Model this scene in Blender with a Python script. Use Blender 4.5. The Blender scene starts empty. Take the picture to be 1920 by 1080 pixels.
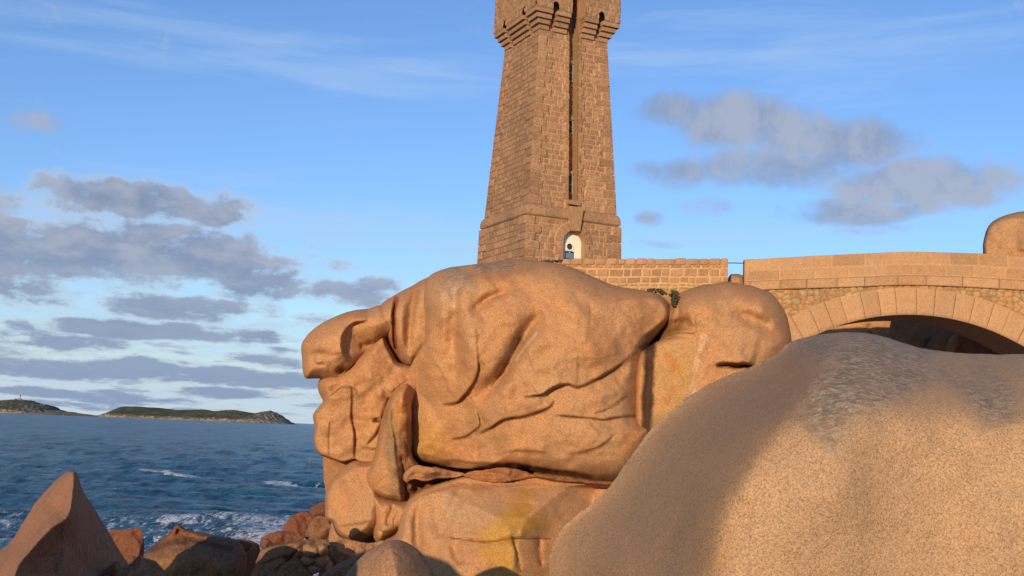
import bpy, math, random
import numpy as np
from mathutils import Matrix, Vector
R = math.radians
sc = bpy.context.scene
COL = sc.collection

# ------------------------------------------------------------------ camera
F = 2100.0
PITCH = R(7.3); ROLL = R(2.25)
fwd = np.array([0, math.cos(PITCH), math.sin(PITCH)])
up0 = np.array([0, -math.sin(PITCH), math.cos(PITCH)])
rt0 = np.array([1.0, 0, 0])
rt = math.cos(ROLL)*rt0 + math.sin(ROLL)*up0
up = -math.sin(ROLL)*rt0 + math.cos(ROLL)*up0
cam_d = bpy.data.cameras.new('camera'); cam = bpy.data.objects.new('camera', cam_d)
COL.objects.link(cam); sc.camera = cam
cam_d.sensor_width = 36.0; cam_d.lens = 36.0*F/1920.0
cam_d.clip_start = 0.1; cam_d.clip_end = 90000
cam.matrix_world = Matrix(((rt[0], up[0], -fwd[0], 0), (rt[1], up[1], -fwd[1], 0), (rt[2], up[2], -fwd[2], 0), (0, 0, 0, 1)))

# ------------------------------------------------------------------ sun, sky, exposure
SUN_AZ = R(16)      # to the left of straight behind the camera
SUN_EL = R(9.6)
sdir = Vector((-math.sin(SUN_AZ)*math.cos(SUN_EL), -math.cos(SUN_AZ)*math.cos(SUN_EL), math.sin(SUN_EL)))
sl = bpy.data.lights.new('sun', 'SUN'); so = bpy.data.objects.new('sun', sl); COL.objects.link(so)
sl.energy = 4.6; sl.angle = R(0.5); sl.color = (1.0, 0.78, 0.52)
so.rotation_euler = sdir.to_track_quat('Z', 'Y').to_euler()
sc.view_settings.view_transform = 'Standard'; sc.view_settings.look = 'None'
sc.view_settings.exposure = 0.0; sc.view_settings.gamma = 1.0
sc.view_settings.use_curve_mapping = False

def pray(u, v):
    return fwd + rt*((u-960.0)/F) + up*((540.0-v)/F)
def P(u, v, Y):
    r = pray(u, v); return r*(Y/r[1])
def Parr(U, V, Y):
    r = fwd[None, :] + rt[None, :]*((U-960.0)/F)[:, None] + up[None, :]*((540.0-V)/F)[:, None]
    return r*(Y/r[:, 1])[:, None]
def proj(p):
    c = np.array([p@rt, p@up, p@fwd]); return 960+F*c[0]/c[2], 540-F*c[1]/c[2]
def azel(u, v):
    r = pray(u, v); h = math.hypot(r[0], r[1]); return math.atan2(r[0], r[1]), r[2]/h

def build_world():
    w = bpy.data.worlds.new('World'); sc.world = w; w.use_nodes = True
    nt = w.node_tree; N = nt.nodes; L = nt.links; N.clear()
    out = N.new('ShaderNodeOutputWorld'); bg = N.new('ShaderNodeBackground'); bg.inputs[1].default_value = 0.1
    L.new(bg.outputs[0], out.inputs[0])
    sky = N.new('ShaderNodeTexSky'); sky.sky_type = 'NISHITA'; sky.sun_disc = False
    sky.sun_elevation = SUN_EL; sky.sun_rotation = math.pi+SUN_AZ   # rotation measured clockwise from +Y
    sky.air_density = 1.0; sky.dust_density = 0.3; sky.ozone_density = 2.0
    tc = N.new('ShaderNodeTexCoord')
    sep = N.new('ShaderNodeSeparateXYZ'); L.new(tc.outputs['Generated'], sep.inputs[0])
    def M(op, a, b=None, c=None, clamp=False):
        n = N.new('ShaderNodeMath'); n.operation = op; n.use_clamp = clamp
        for i, x in enumerate((a, b, c)):
            if x is None: continue
            if isinstance(x, (int, float)): n.inputs[i].default_value = x
            else: L.new(x, n.inputs[i])
        return n.outputs[0]
    def mixc(f, a, b):
        n = N.new('ShaderNodeMix'); n.data_type = 'RGBA'
        if isinstance(f, float): n.inputs[0].default_value = f
        else: L.new(f, n.inputs[0])
        for i, x in ((6, a), (7, b)):
            if isinstance(x, tuple): n.inputs[i].default_value = (*x, 1)
            else: L.new(x, n.inputs[i])
        return n.outputs[2]
    def noise(vec, scale, detail, rough=0.55, dist=0.0):
        n = N.new('ShaderNodeTexNoise'); n.inputs['Scale'].default_value = scale
        n.inputs['Detail'].default_value = detail; n.inputs['Roughness'].default_value = rough
        n.inputs['Distortion'].default_value = dist
        L.new(vec, n.inputs['Vector']); return n.outputs['Fac'], n.outputs['Color']
    def sstep(x, a, b):
        n = N.new('ShaderNodeMapRange'); n.interpolation_type = 'SMOOTHSTEP'
        L.new(x, n.inputs[0]); n.inputs[1].default_value = a; n.inputs[2].default_value = b
        return n.outputs[0]
    x, y, z = sep.outputs
    az = M('ARCTAN2', x, y)
    hh = M('SQRT', M('ADD', M('MULTIPLY', x, x), M('MULTIPLY', y, y)))
    el = M('DIVIDE', z, M('MAXIMUM', hh, 0.05))
    p = N.new('ShaderNodeCombineXYZ'); L.new(az, p.inputs[0]); L.new(el, p.inputs[1]); p = p.outputs[0]
    # stretched coordinates: cloud rows get thinner towards the horizon
    el2 = M('DIVIDE', el, M('ADD', M('ABSOLUTE', el), 0.16))
    q = N.new('ShaderNodeCombineXYZ'); L.new(az, q.inputs[0]); L.new(M('MULTIPLY', el2, 0.75), q.inputs[1]); q = q.outputs[0]
    nf, ncol = noise(q, 9.0, 3.0)
    vm = N.new('ShaderNodeVectorMath'); vm.operation = 'SUBTRACT'; L.new(ncol, vm.inputs[0]); vm.inputs[1].default_value = (.5, .5, .5)
    vs = N.new('ShaderNodeVectorMath'); vs.operation = 'MULTIPLY_ADD'; L.new(vm.outputs[0], vs.inputs[0])
    vs.inputs[1].default_value = (0.05, 0.018, 0); L.new(p, vs.inputs[2]); pw = vs.outputs[0]
    def blobs(lst):
        acc = None
        for (u, v, rx, ry, wgt) in lst:
            a, e = azel(u, v)
            ix, iy = F/rx, F/ry
            n = N.new('ShaderNodeVectorMath'); n.operation = 'MULTIPLY_ADD'; L.new(pw, n.inputs[0])
            n.inputs[1].default_value = (ix, iy, 0); n.inputs[2].default_value = (-a*ix, -e*iy, 0)
            d = N.new('ShaderNodeVectorMath'); d.operation = 'DOT_PRODUCT'; L.new(n.outputs[0], d.inputs[0]); L.new(n.outputs[0], d.inputs[1])
            t = M('SUBTRACT', 1.0, M('MULTIPLY', d.outputs['Value'], 0.55), clamp=True)
            acc = M('MULTIPLY', t, wgt) if acc is None else M('MAXIMUM', acc, M('MULTIPLY', t, wgt))
        return acc
    heavy = [(250, 370, 210, 42, .95), (100, 378, 110, 30, .7), (400, 405, 70, 24, .8), (110, 470, 240, 62, 1), (340, 480, 240, 62, 1), (470, 515, 140, 46, 1),
             (20, 540, 120, 34, .8), (350, 574, 150, 26, .9), (490, 580, 50, 20, .7), (690, 545, 90, 34, .85), (610, 540, 70, 26, .7), (600, 600, 60, 18, .7), (670, 500, 110, 14, .5), (610, 462, 60, 12, .5),
             (290, 618, 230, 20, 1), (110, 638, 130, 20, .95), (470, 630, 70, 15, .8), (30, 608, 30, 14, .8), (170, 690, 300, 24, 1), (380, 706, 230, 20, 1), (520, 680, 80, 17, .8), (345, 665, 70, 9, .7),
             (540, 655, 40, 9, .7), (80, 735, 280, 14, .9), (440, 738, 170, 12, .85), (250, 762, 300, 9, .75), (540, 712, 90, 11, .8), (0, 345, 40, 20, .5)]
    soft = [(1270, 205, 90, 38, .9), (1390, 225, 140, 56, 1), (1480, 250, 120, 50, .9), (1600, 270, 130, 56, 1), (1270, 320, 100, 34, .8), (1450, 310, 170, 44, .9), (1720, 345, 170, 52, 1), (1600, 392, 150, 28, .95),
            (1820, 365, 60, 30, .85), (1215, 410, 36, 18, .7), (1240, 455, 60, 12, .5), (70, 228, 70, 22, .45), (1640, 425, 120, 14, .5), (1340, 385, 70, 20, .5),
            (2150, 300, 180, 60, .8), (-250, 350, 260, 60, .9), (-300, 500, 300, 60, .9), (-250, 640, 300, 30, .9), (2300, 520, 300, 30, .8), (900, 700, 250, 30, .8), (1500, 680, 350, 20, .8)]
    veil = [(250, 60, 700, 60, .55), (650, 130, 420, 42, .75), (330, 100, 420, 40, .6), (1500, 90, 700, 90, .55), (1700, 180, 260, 40, .3), (650, 425, 420, 50, .8), (720, 452, 400, 16, 1), (40, 400, 220, 50, 1.1), (330, 330, 200, 18, .5),
            (300, 600, 500, 30, .7), (1500, 440, 500, 40, .55), (1000, 490, 900, 70, .5), (380, 660, 600, 40, .6), (300, 730, 900, 60, .75)]
    hb, sb, vb = blobs(heavy), blobs(soft), blobs(veil)
    n1, _ = noise(q, 13.0, 10.0, 0.66, 0.15)
    mp = N.new('ShaderNodeMapping'); L.new(q, mp.inputs[0]); mp.inputs['Scale'].default_value = (1.0, 1.9, 1)
    n2, _ = noise(mp.outputs[0], 26.0, 8.0, 0.6, 0.2)
    mp2 = N.new('ShaderNodeMapping'); L.new(p, mp2.inputs[0]); mp2.inputs['Scale'].default_value = (1.0, 9.0, 1); mp2.inputs['Rotation'].default_value = (0, 0, R(3))
    n3, _ = noise(mp2.outputs[0], 5.0, 7.0, 0.6, 0.4)
    n12 = M('ADD', M('MULTIPLY', n1, 0.62), M('MULTIPLY', n2, 0.38))
    dens = sstep(M('ADD', hb, M('MULTIPLY', M('SUBTRACT', n12, 0.5), 2.9)), 0.22, 0.84)
    dens2 = sstep(M('ADD', sb, M('MULTIPLY', M('SUBTRACT', n12, 0.5), 2.6)), 0.20, 0.95)
    # many small rows near the horizon everywhere
    low = M('MULTIPLY', sstep(el, 0.0, 0.01), M('SUBTRACT', 1.0, sstep(el, 0.05, 0.11)))
    dlow = M('MULTIPLY', sstep(M('SUBTRACT', n2, 0.0), 0.48, 0.62), low)
    dens = M('MAXIMUM', dens, M('MULTIPLY', dlow, 0.8))
    vd = M('MULTIPLY', sstep(M('ADD', vb, M('MULTIPLY', M('SUBTRACT', n3, 0.5), 1.8)), 0.1, 1.25), 0.62)
    # colours (in units of the background before its strength)
    gm = N.new('ShaderNodeMix'); gm.data_type = 'RGBA'; gm.blend_type = 'MULTIPLY'; gm.inputs[0].default_value = 1.0
    L.new(sky.outputs[0], gm.inputs[6]); gm.inputs[7].default_value = SKYMUL
    skyc = gm.outputs[2]
    hz = M('SUBTRACT', 1.0, sstep(el, -0.02, 0.15))
    skyc = mixc(M('MULTIPLY', hz, 0.74), skyc, (5.7, 7.1, 7.8))
    skyc = mixc(vd, skyc, (4.5, 6.2, 8.8))
    cshade = mixc(sstep(M('ADD', M('MULTIPLY', n2, 0.5), M('MULTIPLY', nf, 0.5)), 0.40, 0.60), (2.25, 2.85, 4.2), (4.1, 4.4, 5.3))
    warm = mixc(sstep(el, 0.0, 0.20), (2.5, 3.4, 5.1), cshade)
    warm = mixc(sstep(dens, 0.35, 0.98), (5.2, 5.7, 6.4), warm)
    skyc = mixc(M('MULTIPLY', dens, 0.94), skyc, warm)
    skyc = mixc(M('MULTIPLY', dens2, 0.85), skyc, mixc(sstep(n1, 0.42, 0.60), (2.7, 3.3, 4.6), (4.1, 4.4, 5.3)))
    L.new(skyc, bg.inputs[0])
SKYMUL = (1.22, 1.50, 2.1, 1)
build_world()

# ------------------------------------------------------------------ numpy noise
def _h(ix, iy, iz, seed):
    n = (ix*374761393 + iy*668265263 + iz*2147483647 + seed*974634777) & 0xffffffff
    n = ((n ^ (n >> 13))*1274126177) & 0xffffffff
    n = ((n ^ (n >> 15))*2246822519) & 0xffffffff
    return ((n ^ (n >> 16)) & 0xffff)/32767.5 - 1.0
def vnoise(p, seed=0):
    i = np.floor(p).astype(np.int64); f = p-i; f = f*f*f*(f*(f*6-15)+10)
    x, y, z = i[:, 0], i[:, 1], i[:, 2]; fx, fy, fz = f[:, 0], f[:, 1], f[:, 2]
    r = 0
    for dx in (0, 1):
        for dy in (0, 1):
            for dz in (0, 1):
                w = (fx if dx else 1-fx)*(fy if dy else 1-fy)*(fz if dz else 1-fz)
                r = r + w*_h(x+dx, y+dy, z+dz, seed)
    return r
def fbm(p, octv=5, seed=0, gain=0.5):
    r = 0; a = 1.0; s = 0
    for o in range(octv):
        r = r + a*vnoise(p*(2.03**o)+o*17.3, seed+o); s += a; a *= gain
    return r/s
def ss(x, a, b):
    t = np.clip((x-a)/(b-a), 0, 1); return t*t*(3-2*t)

# ------------------------------------------------------------------ object helpers
def link_mesh(name, verts, faces, mat, parent=None, col=None, extra=None, smooth=True, origin=None, flat=None):
    v = np.asarray(verts, dtype=np.float64)
    if origin is None:
        origin = (0, 0, 0) if parent is not None else ((v[:, 0].min()+v[:, 0].max())/2, (v[:, 1].min()+v[:, 1].max())/2, v[:, 2].min())
    o3 = np.array(origin, dtype=np.float64)
    me = bpy.data.meshes.new(name)
    me.from_pydata((v-o3).tolist(), [], faces if isinstance(faces, list) else faces.tolist())
    if smooth: me.polygons.foreach_set('use_smooth', [True]*len(me.polygons))
    if col is not None:
        at = me.color_attributes.new('tint', 'FLOAT_COLOR', 'POINT')
        c = np.ones((len(v), 4)); c[:, :3] = col; at.data.foreach_set('color', c.astype(np.float32).ravel())
    if extra:
        for k, a in extra.items():
            at = me.attributes.new(k, 'FLOAT', 'POINT'); at.data.foreach_set('value', np.asarray(a, dtype=np.float32))
    me.update()
    if mat: me.materials.append(mat)
    o = bpy.data.objects.new(name, me); COL.objects.link(o)
    o.location = origin
    if parent is not None: o.parent = parent
    return o
def tag(o, label=None, cat=None, group=None, kind=None):
    if label: o['label'] = label
    if cat: o['category'] = cat
    if group: o['group'] = group
    if kind: o['kind'] = kind
    return o
def empty(name, loc, rz=0.0):
    o = bpy.data.objects.new(name, None); COL.objects.link(o); o.location = loc; o.rotation_euler = (0, 0, rz); return o
class MB:
    def __init__(s): s.v = []; s.f = []; s.c = []
    def add(s, verts, faces, col=(1, 1, 1)):
        n = len(s.v); s.v += [tuple(p) for p in verts]; s.f += [tuple(i+n for i in f) for f in faces]; s.c += [col]*len(verts)
    def box(s, x0, x1, y0, y1, z0, z1, bev=0.0, col=(1, 1, 1)):
        if bev <= 0:
            vs = [(x, y, z) for x in (x0, x1) for y in (y0, y1) for z in (z0, z1)]
            s.add(vs, [(0, 1, 3, 2), (4, 6, 7, 5), (0, 4, 5, 1), (2, 3, 7, 6), (0, 2, 6, 4), (1, 5, 7, 3)], col); return
        # bevelled box: 24 verts
        import bmesh
        bm = bmesh.new(); bmesh.ops.create_cube(bm, size=1.0)
        for v in bm.verts:
            v.co = Vector((x0 if v.co.x < 0 else x1, y0 if v.co.y < 0 else y1, z0 if v.co.z < 0 else z1))
        bmesh.ops.bevel(bm, geom=list(bm.edges), offset=bev, segments=2, affect='EDGES', profile=0.5)
        bm.verts.index_update(); bm.verts.ensure_lookup_table()
        s.add([tuple(v.co) for v in bm.verts], [tuple(v.index for v in f.verts) for f in bm.faces], col); bm.free()
    def tube(s, a, b, r, n=8, col=(1, 1, 1)):
        a = Vector(a); b = Vector(b); d = (b-a).normalized(); t = d.orthogonal().normalized(); w = d.cross(t)
        vs = []
        for q in (a, b):
            for k in range(n):
                g = 2*math.pi*k/n; vs.append(q+t*r*math.cos(g)+w*r*math.sin(g))
        s.add(vs, [(k, (k+1) % n, n+(k+1) % n, n+k) for k in range(n)]+[tuple(range(n))[::-1], tuple(range(n, 2*n))], col)
    def build(s, name, mat, parent=None, smooth=False, origin=None):
        return link_mesh(name, np.array(s.v), s.f, mat, parent, col=np.array(s.c), smooth=smooth, origin=origin)

# ------------------------------------------------------------------ materials
def nodes_of(name):
    m = bpy.data.materials.new(name); m.use_nodes = True; nt = m.node_tree
    return m, nt.nodes, nt.links, nt.nodes['Principled BSDF']
def stone_mat(name, ca, cb, grain=14.0, contrast=0.35, bump=0.02, grain2=45.0, rough=0.9, big=0.35, dark=(0.10, 0.06, 0.035), darkamt=0.3, spread=0.55, lump=2.0):
    """granite: two hues in large clouds, crystals at two sizes, weather staining; times the 'tint' attribute"""
    m, N, L, b = nodes_of(name)
    tc = N.new('ShaderNodeTexCoord'); co = tc.outputs['Object']
    def noise(s, d, r=0.55, dist=0.0):
        n = N.new('ShaderNodeTexNoise'); n.inputs['Scale'].default_value = s; n.inputs['Detail'].default_value = d
        n.inputs['Roughness'].default_value = r; n.inputs['Distortion'].default_value = dist; L.new(co, n.inputs['Vector']); return n
    def ramp(x, lo, hi, a=0.0, c=1.0):
        n = N.new('ShaderNodeMapRange'); n.inputs[1].default_value = lo; n.inputs[2].default_value = hi
        n.inputs[3].default_value = a; n.inputs[4].default_value = c; L.new(x, n.inputs[0]); return n.outputs[0]
    def mix(f, a, c, mode='MIX'):
        n = N.new('ShaderNodeMix'); n.data_type = 'RGBA'; n.blend_type = mode
        if isinstance(f, (int, float)): n.inputs[0].default_value = f
        else: L.new(f, n.inputs[0])
        for i, x in ((6, a), (7, c)):
            if isinstance(x, tuple): n.inputs[i].default_value = (*x, 1)
            else: L.new(x, n.inputs[i])
        return n.outputs[2]
    def comb(x):
        n = N.new('ShaderNodeCombineColor'); [L.new(x, n.inputs[i]) for i in range(3)]; return n.outputs[0]
    big1 = noise(big, 4); big2 = noise(big*5.1, 5, 0.65)
    c = mix(ramp(big1.outputs[0], 0.38, 0.62), ca, cb)
    c = mix(ramp(big2.outputs[0], 0.52, 0.75, 0, darkamt), c, dark)
    g1 = noise(grain, 3, 0.7); g2 = noise(grain2, 2, 0.7)
    k = N.new('ShaderNodeMath'); k.operation = 'MULTIPLY'
    L.new(ramp(g1.outputs[0], 0.30, 0.70, 1-contrast, 1+contrast), k.inputs[0]); L.new(ramp(g2.outputs[0], 0.30, 0.70, 1-contrast*spread, 1+contrast*spread), k.inputs[1])
    c = mix(1.0, c, comb(k.outputs[0]), 'MULTIPLY')
    # pink feldspar crystals
    vo = N.new('ShaderNodeTexVoronoi'); vo.inputs['Scale'].default_value = grain*1.7; L.new(co, vo.inputs['Vector'])
    sepc = N.new('ShaderNodeSeparateColor'); L.new(vo.outputs['Color'], sepc.inputs[0])
    c = mix(ramp(sepc.outputs[0], 0.70, 0.80, 0, 0.35*contrast/0.35), c, tuple(min(.8, x*1.55) for x in ca))
    c = mix(ramp(sepc.outputs[1], 0.80, 0.88, 0, 0.5*contrast/0.35), c, tuple(x*0.35 for x in ca))
    at = N.new('ShaderNodeAttribute'); at.attribute_name = 'tint'
    c = mix(1.0, c, at.outputs['Color'], 'MULTIPLY')
    la = N.new('ShaderNodeAttribute'); la.attribute_name = 'lichen'
    mpl = N.new('ShaderNodeMapping'); mpl.inputs['Scale'].default_value = (1, 1.4, 2.2); L.new(co, mpl.inputs[0])
    ln = noise(grain*0.20, 8, 0.80, 0.3); L.new(mpl.outputs[0], ln.inputs['Vector'])
    def mul(a, d):
        n = N.new('ShaderNodeMath'); n.operation = 'MULTIPLY'
        for i, x in ((0, a), (1, d)):
            if isinstance(x, (int, float)): n.inputs[i].default_value = x
            else: L.new(x, n.inputs[i])
        return n.outputs[0]
    c = mix(mul(la.outputs['Fac'], ramp(ln.outputs[0], 0.60, 0.42, 0.25, 0.9)), c, (0.135, 0.112, 0.088))
    c = mix(mul(la.outputs['Fac'], ramp(ln.outputs[0], 0.50, 0.58, 0.0, 0.72)), c, (0.44, 0.395, 0.32))
    L.new(c, b.inputs['Base Color']); b.inputs['Roughness'].default_value = rough
    b.inputs['Specular IOR Level'].default_value = 0.25
    bp = N.new('ShaderNodeBump'); bp.inputs['Distance'].default_value = bump; bp.inputs['Strength'].default_value = 1.0
    ad = N.new('ShaderNodeMath'); ad.operation = 'MULTIPLY_ADD'; L.new(big2.outputs[0], ad.inputs[0]); ad.inputs[1].default_value = lump; 
    ad2 = N.new('ShaderNodeMath'); ad2.operation = 'MULTIPLY_ADD'; L.new(g2.outputs[0], ad2.inputs[0]); ad2.inputs[1].default_value = 0.5; L.new(g1.outputs[0], ad2.inputs[2])
    L.new(ad2.outputs[0], ad.inputs[2])
    L.new(ad.outputs[0], bp.inputs['Height']); L.new(bp.outputs[0], b.inputs['Normal'])
    return m
def plain(name, col, rough=0.5, metal=0.0):
    m, N, L, b = nodes_of(name)
    tc = N.new('ShaderNodeTexCoord'); n = N.new('ShaderNodeTexNoise'); n.inputs['Scale'].default_value = 9; n.inputs['Detail'].default_value = 4
    L.new(tc.outputs['Object'], n.inputs['Vector'])
    mx = N.new('ShaderNodeMix'); mx.data_type = 'RGBA'; L.new(n.outputs[0], mx.inputs[0])
    mx.inputs[6].default_value = (*[x*0.82 for x in col], 1); mx.inputs[7].default_value = (*[min(1, x*1.12) for x in col], 1)
    L.new(mx.outputs[2], b.inputs['Base Color']); b.inputs['Roughness'].default_value = rough; b.inputs['Metallic'].default_value = metal
    return m
M_CLIFF = stone_mat('cliff_granite', (0.455, 0.213, 0.088), (0.43, 0.228, 0.105), grain=17, grain2=44, contrast=0.27, bump=0.018, darkamt=.14, lump=.25)
M_NEAR = stone_mat('near_granite', (0.435, 0.262, 0.138), (0.395, 0.245, 0.138), grain=64, grain2=150, contrast=0.34, bump=0.009, big=0.7, darkamt=0.12, dark=(0.2, .14, .1))
M_SHORE = stone_mat('shore_granite', (0.34, 0.175, 0.09), (0.28, 0.155, 0.085), grain=10, grain2=28, contrast=0.25, bump=0.04)
M_TOWER = stone_mat('tower_granite', (0.345, 0.188, 0.100), (0.31, 0.175, 0.097), grain=10, grain2=26, contrast=0.20, bump=0.025, darkamt=.15, lump=1.0)
M_ASHLAR = stone_mat('ashlar_granite', (0.44, 0.235, 0.11), (0.41, 0.235, 0.12), grain=12, grain2=30, contrast=0.15, bump=0.012, darkamt=.12, lump=.8)
M_WHITE = plain('white_paint', (0.80, 0.74, 0.60), 0.5)
M_GLASS = plain('dark_glass', (0.035, 0.03, 0.022), 0.15)
M_BLUE = plain('blue_enamel', (0.012, 0.05, 0.12), 0.4)
M_PALE = plain('pale_lettering', (0.35, 0.48, 0.60), 0.5)
M_FRAME = plain('grey_window_paint', (0.30, 0.30, 0.27), 0.5)
M_IRON = plain('dark_iron', (0.03, 0.03, 0.035), 0.5, 0.6)

# ------------------------------------------------------------------ the rock sculptor
def catmull(pts, step=5.0, closed=True):
    p = np.array(pts, dtype=float); n = len(p); out = []
    for i in range(n if closed else n-1):
        if closed: a, b, c, d = p[(i-1) % n], p[i], p[(i+1) % n], p[(i+2) % n]
        else: a, b, c, d = p[max(i-1, 0)], p[i], p[i+1], p[min(i+2, n-1)]
        k = max(1, int(np.hypot(*(c-b))/step))
        for j in range(k):
            t = j/k
            out.append(0.5*((2*b)+(-a+c)*t+(2*a-5*b+4*c-d)*t*t+(-a+3*b-3*c+d)*t**3))
    if not closed: out.append(p[-1])
    return np.array(out)
def seg_dist(U, V, poly, closed):
    """distance to a polyline, closest point, side sign and parameter along it"""
    n = len(poly); m = n if closed else n-1
    best = np.full(len(U), 1e18); cx = np.zeros(len(U)); cy = np.zeros(len(U)); sd = np.zeros(len(U)); tt = np.zeros(len(U))
    for i in range(m):
        a = poly[i]; b = poly[(i+1) % n]; d = b-a; L2 = max(d@d, 1e-9)
        t = np.clip(((U-a[0])*d[0]+(V-a[1])*d[1])/L2, 0, 1)
        px = a[0]+t*d[0]; py = a[1]+t*d[1]; q = (U-px)**2+(V-py)**2
        k = q < best
        best = np.where(k, q, best); cx = np.where(k, px, cx); cy = np.where(k, py, cy)
        sd = np.where(k, -(d[0]*(V-a[1])-d[1]*(U-a[0])), sd); tt = np.where(k, (i+t)/m, tt)
    return np.sqrt(best), cx, cy, np.sign(sd), tt
def inside(U, V, poly):
    r = np.zeros(len(U), dtype=bool); n = len(poly)
    for i in range(n):
        x0, y0 = poly[i]; x1, y1 = poly[(i+1) % n]
        if y0 == y1: continue
        c = ((y0 > V) != (y1 > V)) & (U < (x1-x0)*(V-y0)/(y1-y0)+x0)
        r ^= c
    return r
def features(U, V, feats, seed, warp=3.0):
    p3 = np.stack([U/28.0, V/28.0, np.zeros_like(U)+seed*3.1], 1)
    Uw = U+warp*fbm(p3, 3, seed+50); Vw = V+warp*fbm(p3+9.7, 3, seed+60)
    h = np.zeros(len(U))
    for f in feats:
        k = f[0]
        if k == 'b':
            _, cx, cy, rx, ry, ang, amp = f
            c, s = math.cos(R(ang)), math.sin(R(ang)); du, dv = Uw-cx, Vw-cy
            a = (du*c+dv*s)/rx; b = (-du*s+dv*c)/ry
            h += amp*np.exp(-(a*a+b*b)); continue
        _, pts, w, amp = f[:4]
        pl = catmull(pts, 6.0, False); xs = pl[:, 0]; ys = pl[:, 1]; mg = w*5+8
        m = (Uw > xs.min()-mg) & (Uw < xs.max()+mg) & (Vw > ys.min()-mg) & (Vw < ys.max()+mg)
        if not m.any(): continue
        d, _, _, sg, t = seg_dist(Uw[m], Vw[m], pl, False)
        taper = np.clip(np.minimum(t, 1-t)*5+0.05, 0, 1)*(.72+.75*fbm(np.stack([t*len(pl)*.11, 0*t+pts[0][0]*.37, 0*t], 1), 2, seed+77))
        if k == 'g': r = -amp*np.exp(-(d/w)**2)*taper
        elif k == 'c': r = -amp*np.exp(-d/w)*taper
        elif k == 's':
            ups = np.exp(-d/(w*2.3)); dns = np.exp(-d/(w*1.0))
            sm = np.tanh(d/2.3)*sg
            r = amp*taper*np.where(sm > 0, sm*ups, sm*0.45*dns)
        h[m] += r
    return h
def prof(t):
    t = np.clip(t, 0, 1); return np.sqrt(np.clip(1-(1-t)**2, 0, 1))
ROCKS = []
def rock(label, outline, Y0, front, back, edge, feats=(), cell=3.0, mat=None, noise=(0.25, 0.35), seed=1, stains_shade=(), ridge=None, ridge_pow=0.8, tilt=(0, 0), dome=0.35, grow=0.0, facets=0,
         name='boulder', cat='boulder', warp=3.0, tintnoise=0.10, tint=(1, 1, 1), jag=1.2, ridge_side=0, groupname='pink granite boulders of the headland', rsoft=4.0):
    poly = catmull(outline, 5.0)
    # small unevenness in the outline itself
    pj = np.stack([poly[:, 0]/17.0, poly[:, 1]/17.0, np.full(len(poly), seed*1.7)], 1)
    poly = poly+np.stack([fbm(pj, 3, seed+5), fbm(pj+31, 3, seed+6)], 1)*jag
    x0, y0 = poly.min(0)-cell; x1, y1 = poly.max(0)+cell
    nx = int((x1-x0)/cell)+2; ny = int((y1-y0)/cell)+2
    gx, gy = np.meshgrid(x0+np.arange(nx)*cell, y0+np.arange(ny)*cell); U = gx.ravel(); V = gy.ravel()
    d, cx, cy, _, _ = seg_dist(U, V, poly, True)
    ins = inside(U, V, poly)
    insg = ins.reshape(ny, nx)
    cells = insg[:-1, :-1] | insg[1:, :-1] | insg[:-1, 1:] | insg[1:, 1:]
    iy, ix = np.nonzero(cells)
    a = iy*nx+ix
    quads = np.stack([a, a+nx, a+nx+1, a+1], 1)
    used = np.zeros(nx*ny, dtype=bool); used[quads.ravel()] = True
    bd = used & ~ins
    U = np.where(bd, cx, U); V = np.where(bd, cy, V); d = np.where(bd, 0.0, d)
    idx = np.full(nx*ny, -1); n1 = used.sum(); idx[used] = np.arange(n1)
    U = U[used]; V = V[used]; d = d[used]; onb = bd[used]
    q = idx[quads]
    pr = prof(d/edge)
    dm = d.max(); h = front*((1-dome)*pr+dome*prof(d/dm))
    uc = U.mean(); vc = V.mean()
    if ridge is not None:
        rl = catmull(ridge, 6.0, False); dr, _, _, sg, _ = seg_dist(U, V, rl, False)
        dr = np.sqrt(dr*dr+rsoft*rsoft)-rsoft; k = (d/(d+dr+1e-6))**ridge_pow
        h = np.where(sg*ridge_side > 0, h*k, h) if ridge_side else h*k
    h = h*(1+grow*(V-V.min())/(V.max()-V.min()))
    if facets:
        rf = np.random.RandomState(seed+700)
        for _k in range(facets):
            i_ = rf.randint(len(U)); an_ = math.atan2(V[i_]-vc, U[i_]-uc)+rf.uniform(-.6, .6); gm_ = rf.uniform(.25, 1.1)
            pl_ = h[i_]*rf.uniform(.82, .97)-gm_*(math.cos(an_)*(U-U[i_])+math.sin(an_)*(V-V[i_]))*(Y0/F)
            h = np.where(pl_ < h, np.maximum(pl_, h*.25), h)
    fm = np.clip(d/10.0, 0, 1)
    m_px = Y0/F
    base = Parr(U, V, np.full(len(U), Y0))
    n_big = fbm(base*0.38/max(0.12, noise[1]), 3, seed+1, 0.45); n_med = fbm(base*0.8/max(0.12, noise[1]), 4, seed+2, .42)
    hh = h+fm*(noise[0]*(0.85*n_big+0.22*n_med))
    hi = fbm(base*2.6+3.3, 4, seed+12, .6); hh = hh+fm*min(noise[0], .3)*(.10*hi-.16*np.clip(np.abs(hi)-.28, 0, 1))
    if feats: hh = hh+features(U, V, feats, seed, warp)*np.clip(d/5.0, 0, 1)
    hh = hh+(tilt[0]*(U-uc)+tilt[1]*(V-vc))*m_px*fm
    hh = np.maximum(hh, -0.3*front)
    Yf = Y0-np.where(onb, 0, hh)
    vf = Parr(U, V, Yf)
    hb = back*(0.5*pr+0.5*prof(d/dm))
    sb = 1-0.16*np.where(onb, 0, pr)*min(1.0, back/3.0+.3)
    vb = Parr(uc+(U-uc)*sb, vc+(V-vc)*sb, Y0+np.where(onb, 0, hb+0.3*noise[0]*n_big))
    # shared rim
    bi = np.arange(n1)+n1; bi[onb] = np.nonzero(onb)[0]
    qb = bi[q][:, ::-1]
    fb = np.concatenate([q, qb])
    keep = [tuple(int(x) for x in f) for f in fb]
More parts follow.
